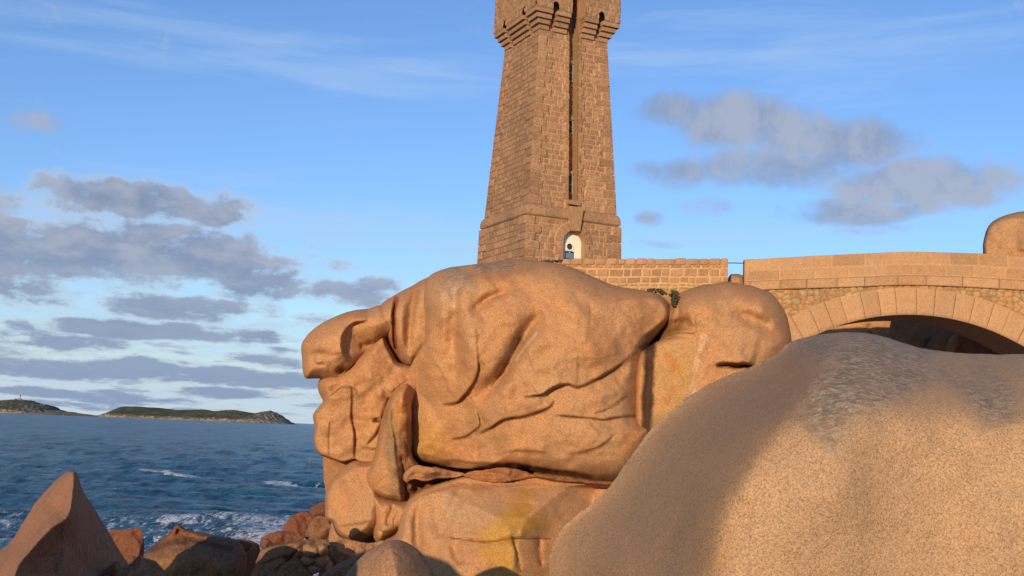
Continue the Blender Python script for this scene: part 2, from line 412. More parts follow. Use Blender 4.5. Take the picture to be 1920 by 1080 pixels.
    faces = []
    for f in keep:
        g = []
        for x in f:
            if x not in g: g.append(x)
        if len(g) >= 3: faces.append(tuple(g))
    verts = np.concatenate([vf, vb]); loose = np.concatenate([np.ones(n1, bool), ~onb])
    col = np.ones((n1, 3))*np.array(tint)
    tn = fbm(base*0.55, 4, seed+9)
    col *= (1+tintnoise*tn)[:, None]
    tn2 = fbm(base*1.9+4.0, 5, seed+19, 0.62)
    lich = np.zeros(n1)
    mott = fbm(base*np.array([7.0, 7.0, 16.0]), 3, seed+29, .7)
    for s in stains_shade:  # real stains and lichen, plus shade painted into creases, pockets and a flank
        kind, geo, w, c, amt = s[:5]; rag = s[5] if len(s) > 5 else 0.5
        if kind == 'e': 
            cx_, cy_, rx, ry, ang = geo; cc, sn = math.cos(R(ang)), math.sin(R(ang)); du, dv = U-cx_, V-cy_
            r = np.sqrt(((du*cc+dv*sn)/rx)**2+((-du*sn+dv*cc)/ry)**2)
            k = 1-ss(r+rag*tn2, 1-w, 1+w)
        elif kind == 'p':
            pp = catmull(geo, 8.0); dd, _, _, _, _ = seg_dist(U, V, pp, True); inn = inside(U, V, pp)
            k = ss(np.where(inn, dd, -dd)/w+rag*tn2*1.5, -1, 1)
        else:
            pl = catmull(geo, 6.0, False); dd, _, _, _, t = seg_dist(U, V, pl, False)
            k = (1-ss(dd/w+rag*tn2, 0.5, 1.25))
        if c == 'LICHEN': lich = np.maximum(lich, k*amt); continue
        k = (k*amt)[:, None]
        if len(s) > 6: k = k*(.25+1.1*ss(mott, *s[6]))[:, None]
        col = col*(1-k)+col*np.array(c)*k
    col = np.concatenate([col, col]); lich = np.concatenate([lich, lich])
    # drop unused back rim verts
    remap = np.full(2*n1, -1); remap[loose] = np.arange(loose.sum())
    faces = [tuple(int(remap[x]) for x in f) for f in faces]
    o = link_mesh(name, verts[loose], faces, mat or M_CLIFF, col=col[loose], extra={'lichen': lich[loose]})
    tag(o, label, cat, groupname); ROCKS.append(o)
    return o
#ROCKS_BEGIN
DARK = (0.22, 0.20, 0.19); GREY = (0.62, 0.72, 0.82); YEL = (0.98, 1.0, 0.42); WHT = (1.35, 1.6, 1.9); RED = (0.75, 0.5, 0.42); OLIVE = (0.42, 0.5, 0.35); ORG = (1.12, 1.0, 0.72); CRACK_SHADE = (0.30, 0.24, 0.20)  # crack tone, reused to paint thin crease shadows along ledges
# the great boulder under the tower
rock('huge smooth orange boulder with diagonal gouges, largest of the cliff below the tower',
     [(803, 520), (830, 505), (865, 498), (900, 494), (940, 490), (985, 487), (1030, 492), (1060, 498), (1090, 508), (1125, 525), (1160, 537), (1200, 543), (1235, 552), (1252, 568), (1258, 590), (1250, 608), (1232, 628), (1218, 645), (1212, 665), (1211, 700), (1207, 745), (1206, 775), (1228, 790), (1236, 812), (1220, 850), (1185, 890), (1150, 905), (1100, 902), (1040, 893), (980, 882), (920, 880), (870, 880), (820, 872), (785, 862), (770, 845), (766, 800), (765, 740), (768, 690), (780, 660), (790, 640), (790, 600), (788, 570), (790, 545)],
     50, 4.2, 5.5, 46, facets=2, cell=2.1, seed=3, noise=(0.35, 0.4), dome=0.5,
     feats=[('g', [(1022, 586), (1004, 600), (988, 622), (970, 652), (950, 690), (925, 722), (888, 748)], 15, 0.85), ('b', 1008, 604, 20, 16, 0, -.4),
            ('c', [(985, 618), (966, 655), (944, 700), (915, 730)], 6, 0.25),
            
            ('s', [(828, 758), (856, 756), (880, 730), (898, 700), (897, 660)], 22, 0.55),
            ('g', [(955, 545), (930, 553), (903, 571), (882, 590)], 10, 0.62),
            ('s', [(952, 548), (923, 559), (900, 574)], 10, 0.15),
            ('g', [(925, 500), (885, 508), (862, 520), (850, 547), (853, 575), (850, 620), (845, 680)], 11, 0.55),
            ('b', 885, 650, 34, 70, 5, 0.5), ('b', 1120, 655, 70, 30, -25, .5), ('b', 985, 755, 50, 16, -18, .35), ('b', 1120, 745, 60, 18, -15, .35), ('b', 810, 720, 26, 90, 0, .35), ('g', [(850, 580), (858, 650), (852, 720)], 14, .28), ('b', 950, 590, 30, 35, 0, 0.3), ('b', 1060, 620, 90, 60, -20, 0.7), ('b', 1190, 590, 50, 35, -20, 0.45),
            ('s', [(853, 630), (885, 632), (915, 622)], 9, 0.16), ('c', [(897, 606), (897, 660), (898, 700)], 6, 0.12),
            ('s', [(975, 746), (1015, 740), (1040, 727), (1068, 720), (1080, 727), (1110, 715), (1140, 700), (1165, 682), (1182, 668)], 26, 0.62),
            ('s', [(893, 814), (919, 803), (945, 786), (982, 781), (1025, 767), (1040, 751)], 20, 0.55),
            ('s', [(848, 822), (872, 818), (890, 806), (902, 795), (893, 766)], 11, 0.34),
            ('s', [(1034, 777), (1070, 781), (1108, 784), (1134, 786), (1165, 782), (1197, 780), (1238, 789)], 18, 0.42),
            ('s', [(1108, 776), (1130, 771), (1152, 761), (1166, 750), (1180, 738)], 9, 0.20),
            ('s', [(1060, 852), (1095, 848), (1130, 834), (1158, 810)], 12, 0.18), ('s', [(940, 850), (985, 846), (1030, 852)], 10, 0.14),
            ('c', [(1104, 560), (1107, 590), (1104, 615)], 8, 0.18), ('s', [(1195, 655), (1222, 640), (1245, 615), (1256, 595)], 9, 0.35),
            ('g', [(1190, 660), (1196, 720), (1188, 775)], 14, 0.35),
            ('s', [(775, 850), (830, 862), (900, 868), (980, 872), (1060, 884), (1150, 896)], 12, 0.45), ('b', 830, 800, 45, 55, 0, 0.5),
            ('s', [(800, 868), (900, 873), (1000, 880), (1140, 900)], 6, 0.3), ('c', [(897, 815), (895, 850), (893, 870)], 4, 0.12), ('b', 1100, 820, 80, 30, 0, 0.3)],
     stains_shade=[('l', [(1000, 742), (1015, 740), (1040, 729), (1068, 722), (1080, 728), (1110, 717), (1140, 702), (1165, 684)], 2.2, CRACK_SHADE, .8, .7), ('l', [(905, 811), (919, 804), (945, 787), (982, 782), (1025, 768), (1038, 752)], 2.2, CRACK_SHADE, .8, .7), ('l', [(850, 823), (872, 819), (890, 807), (900, 795), (895, 772)], 1.8, CRACK_SHADE, .75, .7),  # ledge lines: crack grime plus thin crease shadow painted in
             ('l', [(1050, 779), (1108, 785), (1134, 787), (1165, 783), (1197, 781), (1236, 789)], 2.0, CRACK_SHADE, .75, .7), ('l', [(832, 758), (856, 757), (880, 731), (897, 702), (897, 680)], 2.0, CRACK_SHADE, .75, .7), ('l', [(1115, 775), (1152, 762), (1176, 742)], 1.5, CRACK_SHADE, .6, .7), ('l', [(980, 628), (966, 655), (945, 690), (922, 724)], 2.5, CRACK_SHADE, .7, .8), ('l', [(1105, 565), (1107, 612)], 2, CRACK_SHADE, .3, 1.0),
             ('e', (858, 535, 30, 34, 60), 0.4, 'LICHEN', 0.5, 0.9), ('l', [(856, 528), (846, 548), (850, 566)], 10, WHT, 0.55, 1.6), ('l', [(900, 505), (930, 498), (955, 500)], 9, 'LICHEN', 0.7, 0.8), ('e', (800, 830, 45, 35, 20), 0.5, (1.02, 1.05, 0.6), 0.7, 0.6),
             ('l', [(1005, 625), (985, 650), (968, 675)], 3, WHT, 0.9, 0.9), ('l', [(975, 620), (958, 650), (945, 680)], 8, 'LICHEN', 0.4, 0.8), ('e', (1205, 740, 14, 60, 5), 0.5, RED, 0.35, 0.6), ('e', (1190, 830, 30, 30, 0), 0.6, (1.15, .85, .6), 0.6, 0.8),
             ('l', [(780, 862), (850, 876), (960, 880), (1100, 898)], 9, (0.5, 0.42, 0.38), 0.75, 0.9), ('l', [(830, 560), (842, 620), (848, 690)], 5, WHT, 0.22, 1.6), ('e', (900, 690, 60, 40, 30), .6, ORG, .3, .8), ('e', (930, 510, 60, 12, -5), .5, (.75, .72, .68), .5, .8)])
# the boulder beside it, under the low wall
rock('rounded orange boulder with an eye-shaped crack, below the wall and bridge gap',
     [(1238, 625), (1246, 590), (1262, 562), (1280, 547), (1308, 537), (1338, 532), (1364, 528), (1390, 532), (1419, 539), (1449, 552), (1467, 576), (1478, 602), (1484, 639), (1480, 665), (1450, 710), (1400, 760), (1320, 820), (1240, 830), (1222, 800), (1217, 760), (1222, 700), (1226, 655), (1230, 640)],
     50.6, 3.4, 6, 40, cell=2.3, seed=11, noise=(0.3, 0.4), dome=0.4,
     feats=[('s', [(1226, 638), (1245, 632), (1264, 628), (1290, 625), (1310, 624)], 20, 0.5), ('g', [(1240, 620), (1275, 610), (1300, 605)], 14, 0.5), ('s', [(1340, 684), (1355, 681), (1371, 680), (1395, 681), (1414, 687)], 12, 0.55), ('g', [(1343, 687), (1371, 686), (1412, 688)], 3.2, 0.9),
            ('s', [(1456, 640), (1434, 620), (1397, 597), (1371, 578)], 22, -0.10), ('b', 1320, 575, 40, 30, 0, 0.35), ('g', [(1375, 585), (1405, 596), (1440, 615), (1460, 640)], 13, 0.42), ('b', 1430, 580, 25, 20, 30, .25), ('g', [(1262, 600), (1290, 612), (1320, 618)], 10, .3), ('c', [(1304, 628), (1300, 700), (1296, 760)], 7, 0.2), ('c', [(1272, 560), (1272, 590), (1270, 620)], 5, 0.3), ('b', 1260, 710, 26, 60, 0, 0.4), ('b', 1380, 640, 50, 40, 0, .3)],
     stains_shade=[('l', [(1345, 686), (1371, 683), (1412, 688)], 2.5, CRACK_SHADE, .9, .5), ('l', [(1222, 640), (1217, 700), (1212, 790)], 10, (0.2, 0.19, 0.19), 0.92, 0.45), ('l', [(1318, 632), (1309, 665), (1300, 700), (1296, 745)], 6, (1.25, 1.55, 1.9), 0.6, 1.6),
             ('e', (1262, 680, 34, 62, 0), 0.4, (0.95, 0.98, .72), 0.8, 0.7), ('l', [(1245, 670), (1262, 690), (1252, 740)], 6, RED, 0.5, 1.6), ('l', [(1270, 660), (1282, 700), (1272, 760)], 5, (1, 1.05, .55), 0.7, 1.6), ('e', (1250, 615, 26, 14, 0), .5, (.45, .36, .33), .8, .7), ('e', (1385, 600, 35, 18, 20), .6, (.85, .85, .8), .5, .8)])
rock('flat ochre rock panel with a dark vertical seep, right of the great boulder',
     [(1196, 672), (1213, 652), (1240, 638), (1270, 629), (1312, 627), (1326, 642), (1320, 700), (1303, 760), (1290, 835), (1200, 835), (1190, 740)],
     48.2, 1.0, 2.5, 12, cell=2.2, seed=15, noise=(0.12, 0.3), dome=0.3, feats=[('g', [(1219, 652), (1217, 700), (1211, 790)], 7, .22), ('s', [(1300, 760), (1308, 700), (1314, 640)], 6, -.05)],
     stains_shade=[('l', [(1219, 640), (1217, 700), (1212, 790), (1212, 830)], 12, (0.10, 0.10, 0.11), 0.95, 0.5), ('l', [(1316, 632), (1309, 665), (1302, 700), (1296, 745)], 6, (1.2, 1.55, 1.9), 0.75, 1.6), ('p', [(1232, 648), (1300, 636), (1300, 700), (1285, 800), (1235, 800)], 8, (0.98, 1.08, .95), .8, .8),
             ('l', [(1250, 665), (1268, 700), (1252, 750)], 6, (.95, .7, .5), 0.6, 1.8), ('l', [(1275, 690), (1285, 730), (1272, 780)], 6, (1.05, 1.1, .55), 0.7, 1.6), ('e', (1235, 800, 20, 20, 0), .5, (.6, .7, .6), .6, .8)])
# folded lobes left of the great boulder
rock('hanging folded rock lobes split by a narrow red crack, left of the great boulder',
     [(703, 592), (714, 571), (740, 553), (775, 535), (806, 520), (830, 540), (830, 640), (805, 665), (782, 684), (771, 690), (758, 684), (747, 674), (738, 660), (729, 644), (720, 630), (706, 618), (701, 606)],
     51.0, 2.8, 4, 28, cell=2.0, seed=21, noise=(0.18, 0.3), dome=0.5,
     feats=[('g', [(744, 556), (739, 575), (737, 600), (739, 633), (743, 655), (748, 675)], 2.8, 1.0), ('g', [(786, 528), (774, 560), (768, 605), (766, 640), (770, 668)], 8, 0.45),
            ('b', 720, 590, 14, 22, 0, 0.25), ('b', 752, 610, 9, 50, 0, .3)],
     stains_shade=[('l', [(743, 560), (738, 600), (741, 650), (745, 674)], 5, (0.6, 0.3, 0.24), 0.9, 0.3), ('l', [(750, 684), (775, 688)], 6, (.4, .35, .3), .8, .5), ('e', (775, 575, 10, 40, 10), .5, (.7, .66, .6), .5, .6)])
rock('beak-shaped overhanging rock with a dark hollow, leftmost tip of the cliff against the sky',
     [(565, 650), (569, 638), (582, 622), (604, 606), (632, 592), (662, 582), (690, 579), (712, 573), (745, 585), (745, 625), (722, 634), (699, 651), (679, 674), (659, 694), (651, 710), (640, 713), (620, 713), (596, 710), (573, 709), (568, 694), (566, 674)],
     50.3, 2.2, 2.6, 34, cell=2.0, seed=31, noise=(0.2, 0.3), dome=0.5,
     feats=[('s', [(655, 676), (645, 662), (643, 641), (650, 620), (668, 604), (690, 600)], 9, 0.95), ('b', 672, 638, 22, 28, 15, -0.9), ('g', [(700, 640), (686, 648), (672, 650)], 7, 0.3), ('s', [(588, 678), (606, 679), (618, 676)], 9, 0.22), ('c', [(585, 660), (588, 680), (612, 685)], 5, 0.25), ('b', 640, 697, 8, 7, 0, -0.7), ('b', 610, 640, 25, 16, -30, .25), ('b', 600, 665, 14, 9, 0, -.3)],
     stains_shade=[('e', (643, 697, 13, 9, 0), 0.5, (.4, .28, .22), 0.8, 0.6), ('l', [(640, 592), (680, 590)], 8, (.85, .8, .75), .5, .8)])
rock('tall vertical slab with pockets and knobs below the beak rock, facing left over the sea',
     [(718, 626), (733, 652), (750, 680), (785, 690), (785, 740), (765, 800), (735, 850), (704, 868), (678, 870), (666, 862), (641, 867), (615, 859), (597, 850), (589, 830), (590, 803), (587, 778), (600, 760), (605, 751), (598, 735), (596, 716), (612, 700), (640, 690), (665, 670), (690, 648)],
     50.8, 2.6, 3.2, 22, facets=5, cell=2.0, seed=41, noise=(0.25, 0.3), dome=0.5,
     feats=[('s', [(616, 852), (616, 819), (618, 790)], 12, 0.22), ('s', [(664, 858), (665, 820), (659, 780), (659, 724)], 13, 0.34), ('s', [(618, 742), (640, 726), (658, 725), (672, 740)], 12, -0.35), ('b', 712, 741, 9, 10, 0, 0.35), ('b', 706, 788, 6, 3.5, 0, -0.45), ('s', [(688, 833), (706, 815), (714, 795), (716, 775)], 12, 0.3), ('s', [(680, 838), (700, 843), (714, 842)], 7, 0.25),
            ('g', [(735, 745), (728, 765), (720, 790)], 6, 0.6), ('s', [(735, 738), (745, 725), (765, 712)], 8, 0.3), ('b', 700, 700, 24, 40, 35, 0.35), ('s', [(598, 750), (615, 745), (640, 745)], 6, -.1)],
     stains_shade=[('l', [(616, 850), (616, 819), (618, 792)], 2, CRACK_SHADE, .7, .7), ('l', [(664, 856), (665, 820), (660, 780), (659, 730)], 2.4, CRACK_SHADE, .8, .6), ('l', [(620, 742), (640, 727), (658, 727)], 2, CRACK_SHADE, .6, .7), ('l', [(688, 833), (706, 815), (714, 795)], 2.2, CRACK_SHADE, .7, .7), ('e', (690, 790, 20, 50, 0), 0.6, (1.02, 0.95, .7), 0.4, .7), ('l', [(700, 790), (712, 789)], 3, (.3, .2, .15), .9, .4), ('l', [(597, 852), (641, 868), (666, 864)], 5, (.6, .5, .45), .6, .6)])
rock('dark rough wedge of rock wedged upright between the slab and the great boulder',
     [(735, 735), (751, 724), (768, 722), (772, 780), (773, 850), (784, 872), (768, 890), (762, 930), (754, 942), (741, 939), (716, 934), (690, 919), (684, 893), (696, 866), (704, 844), (712, 803), (720, 770)],
     49.5, 2.0, 3, 12, cell=2.0, seed=51, noise=(0.3, 0.25), dome=0.4, tint=(.98, .96, .95),
     feats=[('s', [(756, 940), (750, 900), (742, 850), (736, 800), (735, 750)], 10, 0.22), ('g', [(762, 830), (766, 870), (760, 910)], 9, 0.3), ('c', [(757, 820), (764, 850), (760, 880)], 3, .25), ('c', [(768, 860), (762, 890), (766, 915)], 3, .25), ('c', [(752, 850), (760, 900), (757, 935)], 5, 0.5), ('s', [(695, 900), (712, 870), (722, 830)], 9, -0.15), ('b', 754, 750, 9, 30, 0, 0.4)],
     stains_shade=[('e', (735, 840, 12, 90, -4), 0.5, (.62, .72, .7), 0.8, .6), ('p', [(748, 800), (776, 790), (780, 870), (762, 930), (754, 942), (750, 890)], 6, (.5, .4, .33), .8, 1.0), ('e', (753, 760, 10, 40, 0), .5, (1.1, .95, .6), .7, .9), ('e', (700, 905, 16, 26, 0), .5, (1.1, 1.05, .9), .5, .6)])  # right side of the wedge tinted darker than the left
rock('pale rounded boulder low on the left edge of the cliff above the dark shore rocks',
     [(678, 864), (666, 864), (644, 875), (624, 897), (612, 919), (609, 945), (611, 973), (622, 981), (629, 998), (642, 1012), (660, 1018), (682, 1012), (704, 1000), (720, 980), (725, 940), (715, 910), (715, 870)],
     50.2, 2.6, 2.6, 30, facets=4, cell=2.2, seed=61, noise=(0.15, 0.3), dome=0.6,
     feats=[('s', [(632, 990), (660, 985), (697, 975)], 12, 0.35), ('g', [(640, 900), (650, 940), (645, 970)], 14, .15)], stains_shade=[('e', (660, 1005, 35, 14, 0), .5, (.9, .8, .5), .8, .7)])
rock('squat creased rock between the pale rounded boulder and the broad yellow-stained slab',
     [(692, 915), (720, 930), (754, 938), (785, 935), (785, 960), (765, 985), (742, 1000), (715, 1018), (702, 1012), (697, 975), (690, 940)],
     49.6, 1.9, 2.2, 20, cell=2.0, seed=71, noise=(0.2, 0.25), dome=0.5,
     feats=[('c', [(738, 945), (730, 965), (728, 985)], 5, 0.4), ('c', [(750, 950), (742, 970), (740, 990)], 4, .3), ('s', [(712, 994), (730, 996), (748, 990)], 7, .35)], stains_shade=[('l', [(712, 998), (735, 998)], 5, (1.4, 1.6, 1.7), .5, .9)])
rock('shaded brown boulder tucked behind the cliff edge above the sea',
     [(607, 856), (625, 856), (660, 862), (680, 880), (660, 930), (625, 950), (612, 930), (607, 890)], 52.5, 1.2, 2, 20, cell=3, seed=81, noise=(0.15, 0.3), ridge=[(680, 860), (670, 900), (650, 950)], tint=(.75, .72, .7))
rock('broad low slab with a yellow lichen stain and cracks, beneath the great boulder',
     [(742, 1000), (747, 975), (758, 948), (778, 926), (805, 912), (840, 901), (872, 893), (905, 897), (950, 900), (1000, 893), (1050, 900), (1100, 905), (1155, 908), (1200, 940), (1200, 1050), (1150, 1140), (1040, 1190), (900, 1190), (760, 1190), (690, 1150), (695, 1060), (715, 1018)],
     48.6, 3.6, 4, 50, facets=5, cell=2.5, seed=91, noise=(0.25, 0.4), dome=0.4, tilt=(0, 0.3),
     feats=[('s', [(777, 1035), (774, 1001), (776, 967), (786, 932)], 10, 0.24), ('g', [(790, 935), (781, 967), (782, 1001), (790, 1040)], 9, .4), ('g', [(868, 912), (852, 945), (839, 977), (831, 1010)], 12, 0.38), ('c', [(840, 1006), (880, 1012), (914, 1015), (964, 1010), (1033, 1008)], 3, 0.28), ('s', [(843, 1008), (914, 1015), (964, 1011), (1040, 1008)], 22, .14),
            ('c', [(960, 1005), (968, 1035), (976, 1075)], 2.5, 0.3), ('s', [(974, 1075), (968, 1040), (960, 1005)], 9, 0.07), ('c', [(1009, 1004), (1012, 1030), (1014, 1062)], 4, .3), ('c', [(955, 943), (985, 944), (1015, 946)], 3, .12), ('c', [(872, 947), (885, 980), (895, 1004)], 3, .14), ('g', [(810, 950), (822, 990), (826, 1010)], 9, .2),
            ('b', 955, 990, 40, 30, 0, .25), ('c', [(780, 905), (860, 910), (950, 915), (1060, 915)], 8, .12), ('g', [(850, 1015), (856, 1040), (866, 1060)], 9, .3)],
     stains_shade=[('l', [(845, 1008), (880, 1013), (914, 1016), (964, 1011), (1033, 1009)], 1.6, CRACK_SHADE, .8, .6), ('l', [(961, 1008), (968, 1035), (976, 1072)], 2.2, CRACK_SHADE, .9, .5), ('l', [(1010, 1008), (1013, 1035), (1014, 1060)], 1.8, CRACK_SHADE, .6, .8), ('p', [(975, 915), (988, 945), (1000, 965), (1032, 985), (1020, 1000), (968, 1008), (975, 1070), (935, 1078), (900, 1045), (892, 1005), (925, 985), (945, 965), (958, 940)], 14, YEL, 0.85, 1.3), ('p', [(845, 925), (930, 930), (950, 960), (900, 995), (850, 1000), (838, 970)], 14, (1.0, 1.12, 1.25), .6, .8), ('p', [(750, 960), (800, 920), (850, 925), (840, 1000), (850, 1080), (770, 1080)], 16, (.97, 1.1, 1.2), .5, .8), ('p', [(985, 1015), (1035, 1015), (1035, 1080), (990, 1080)], 8, (1.08, .95, .78), .6, 1.2),
             ('l', [(960, 990), (962, 1015)], 9, (.6, .62, .55), .6, .9), ('l', [(845, 908), (900, 912), (1000, 905), (1120, 915)], 7, (.8, .65, .55), .6, .8)])
rock('thin overhanging rock flake at the left end of the dark gap',
     [(755, 894), (765, 879), (782, 872), (812, 876), (845, 882), (874, 889), (852, 896), (826, 897), (798, 902), (776, 899), (762, 906)],
     48.0, 1.3, 2, 4, cell=1.6, seed=101, noise=(0.5, 0.2), dome=0.2, jag=2.2, facets=4, stains_shade=[('e', (812, 891, 16, 5, -12), .5, (.25, .18, .14), .85, .6)], tint=(.85, .78, .72))  # dark ellipse paints a shaded pocket into the flake
rock('ragged rock face with painted-in shade in the hollow below the thin overhanging flake',
     [(752, 900), (790, 895), (850, 890), (880, 891), (845, 904), (805, 917), (778, 930), (757, 942)], 49.0, 1.0, 2, 5, cell=1.6, seed=104, noise=(0.9, 0.14), dome=0.2, jag=2, facets=5, tint=(.38, .31, .26))  # tint darkened to stand in for the cavity's shade
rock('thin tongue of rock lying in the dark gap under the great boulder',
     [(868, 891), (884, 883), (905, 881), (945, 876), (975, 881), (998, 889), (1018, 893), (980, 899), (945, 904), (920, 905), (895, 899)], 47.8, 1.1, 2, 5, cell=1.6, seed=102, noise=(0.45, 0.16), dome=0.2, jag=2.6, facets=5, tint=(.72, .58, .5))  # tint darkened so the tongue sinks into the gap's shadow
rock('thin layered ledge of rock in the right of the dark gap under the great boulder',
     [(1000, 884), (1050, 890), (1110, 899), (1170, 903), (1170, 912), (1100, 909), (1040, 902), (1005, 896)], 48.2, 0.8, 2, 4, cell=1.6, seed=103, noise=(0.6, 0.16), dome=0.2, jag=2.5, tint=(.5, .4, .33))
rock('shadowed rock mass in the clefts between the big cliff boulders',
     [(730, 620), (800, 560), (900, 540), (1200, 575), (1290, 560), (1470, 570), (1478, 620), (1470, 700), (1300, 860), (1200, 950), (1150, 1100), (700, 1150), (640, 1010), (640, 900), (650, 800), (660, 730), (700, 670)],
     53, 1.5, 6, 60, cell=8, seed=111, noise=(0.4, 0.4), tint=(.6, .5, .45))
# foreground
rock('massive speckled foreground boulder with grey lichen cap, filling the lower right',
     [(1060, 1300), (1035, 1160), (1028, 1080), (1031, 1040), (1050, 995), (1085, 963), (1130, 925), (1152, 900), (1190, 845), (1230, 795), (1290, 745), (1350, 710), (1410, 687), (1450, 667), (1480, 643), (1520, 630), (1580, 623), (1640, 627), (1700, 645), (1740, 655), (1800, 662), (1870, 665), (1920, 664), (2050, 672), (2200, 760), (2260, 900), (2250, 1200), (2000, 1450), (1400, 1450), (1120, 1400)],
     12.0, 4.0, 3.0, 140, cell=4.2, mat=M_NEAR, seed=121, noise=(0.22, 0.6), dome=0.35, jag=1.5, warp=8,
     ridge=[(1570, 640), (1530, 720), (1470, 800), (1415, 890), (1385, 960), (1365, 1080), (1350, 1450)], ridge_side=-1, ridge_pow=1.0, rsoft=60.0,
     feats=[('b', 1320, 1030, 36, 110, 12, .12), ('g', [(1395, 930), (1380, 1000), (1362, 1090)], 24, .06), ('b', 1600, 655, 60, 22, 10, .10), ('g', [(1700, 690), (1600, 720), (1500, 790)], 40, .10), ('b', 1500, 900, 120, 160, 20, .12), ('b', 1730, 770, 160, 100, 0, .12), ('g', [(1184, 1005), (1178, 1020), (1172, 1040)], 5, .05), ('g', [(1800, 680), (1860, 740), (1880, 800)], 40, .10)],
     stains_shade=[('p', [(1500, 640), (1560, 626), (1650, 630), (1740, 660), (1720, 680), (1640, 700), (1600, 740), (1560, 800), (1520, 800), (1540, 730), (1560, 690), (1530, 660)], 40, 'LICHEN', 0.95, 1.0), ('p', [(1620, 690), (1760, 690), (1830, 720), (1880, 760), (1860, 790), (1780, 730), (1680, 735), (1600, 790), (1560, 830), (1540, 800)], 34, 'LICHEN', 0.85, 1.3),
             ('p', [(1000, 1500), (1000, 1080), (1050, 980), (1150, 880), (1300, 730), (1450, 660), (1560, 640), (1545, 700), (1500, 780), (1430, 880), (1390, 940), (1370, 1080), (1360, 1500)], 26, (0.84, 0.79, 0.76), 0.85, .9), ('p', [(1285, 1100), (1290, 1010), (1325, 955), (1385, 920), (1370, 1000), (1345, 1100)], 10, (1.1, 1.08, 1.0), 0.6, .6), ('e', (1480, 700, 60, 25, -50), .5, (1.1, 1.03, .95), .5, .8)])  # flank polygon: weathering plus painted-in shade; lighter polygon paints a sunlit facet
rock('smooth dome-topped brown boulder at the bottom edge, below the creased rock',
     [(630, 1130), (645, 1085), (664, 1058), (690, 1032), (716, 1019), (741, 1012), (762, 1017), (786, 1033), (804, 1058), (816, 1085), (826, 1130), (830, 1200), (620, 1200)],
     34, 2.2, 2.0, 60, cell=2.5, mat=M_SHORE, seed=131, noise=(0.1, 0.3), dome=0.5, tint=(1.15, 1.15, 1.1), ridge=[(730, 1015), (745, 1100), (750, 1200)], ridge_pow=.4)
rock('leaning pointed pyramid rock at the lower left with a sunlit left slope',
     [(-60, 1075), (-5, 1035), (20, 1016), (42, 982), (66, 943), (90, 916), (110, 896), (124, 886), (138, 883), (146, 890), (150, 905), (158, 925), (174, 948), (186, 968), (198, 987), (216, 1018), (237, 1052), (265, 1080), (290, 1120), (300, 1200), (-60, 1200)],
     26.5, 3.6, 2.2, 10, grow=2.4, cell=2.3, mat=M_SHORE, seed=141, noise=(0.14, 0.3), dome=0.0, tint=(1.08, .93, .84),
     ridge=[(139, 884), (136, 925), (127, 967), (97, 990), (55, 1036), (28, 1080), (5, 1200)], ridge_pow=1.0, feats=[('c', [(50, 1052), (90, 1045), (130, 1038)], 3, .06), ('g', [(110, 930), (98, 960), (70, 1000)], 8, .08)])
rock('small twin-peaked rock at the bottom edge just right of the pyramid rock',
     [(180, 1095), (203, 1062), (222, 1052), (231, 1064), (250, 1052), (263, 1038), (269, 1046), (290, 1051), (305, 1066), (325, 1095), (335, 1160), (175, 1160)],
     24, 1.4, 1.2, 24, cell=2, mat=M_SHORE, facets=5, seed=151, noise=(0.15, 0.25), tint=(1.0, .92, .86), ridge=[(264, 1040), (262, 1062), (245, 1080), (240, 1150)], ridge_pow=.8)
rock('reddish jagged rock in front of the surf, between pyramid rock and wide dark boulder',
     [(204, 997), (222, 994), (240, 993), (262, 990), (270, 1010), (270, 1035), (262, 1070), (235, 1100), (215, 1080), (200, 1040)],
     42, 1.2, 1.5, 14, cell=2, mat=M_SHORE, facets=7, seed=161, noise=(0.3, 0.2), tint=(.55, .40, .36), ridge=[(240, 993), (238, 1020), (222, 1070)], ridge_pow=.6)
rock('wide flat-topped dark boulder with ochre front at the bottom, right of the pyramid rock',
     [(262, 1060), (272, 1040), (285, 1026), (317, 1000), (333, 984), (350, 993), (380, 999), (410, 1006), (440, 1012), (458, 1030), (462, 1060), (450, 1100), (440, 1150), (265, 1150)],
     36, 2.0, 2.2, 30, cell=2, mat=M_SHORE, facets=2, seed=174, noise=(0.35, 0.25), tilt=(0, 0.45), tint=(.62, .58, .54), feats=[('b', 370, 1050, 60, 25, 0, .3)],
     stains_shade=[('e', (360, 1060, 70, 22, 5), .4, (1.35, 1.2, .8), .7, .9), ('p', [(275, 1035), (317, 1000), (333, 984), (350, 993), (400, 1004), (390, 1012), (330, 1008), (290, 1030)], 5, (1.1, .75, .62), .6, .3), ('l', [(285, 1030), (340, 1015), (400, 1022), (430, 1030)], 7, (.4, .35, .3), .7, .6)])
rock('black boulder behind the wide dark boulder at the bottom',
     [(425, 1020), (440, 1012), (467, 1012), (486, 1022), (488, 1030), (480, 1053), (467, 1085), (440, 1120), (420, 1080)], 38, 1.5, 1.5, 22, cell=2.5, mat=M_SHORE, seed=175, tint=(.6, .55, .5), ridge=[(440, 1014), (430, 1100)], ridge_pow=.8)  # darkened by its tint alone
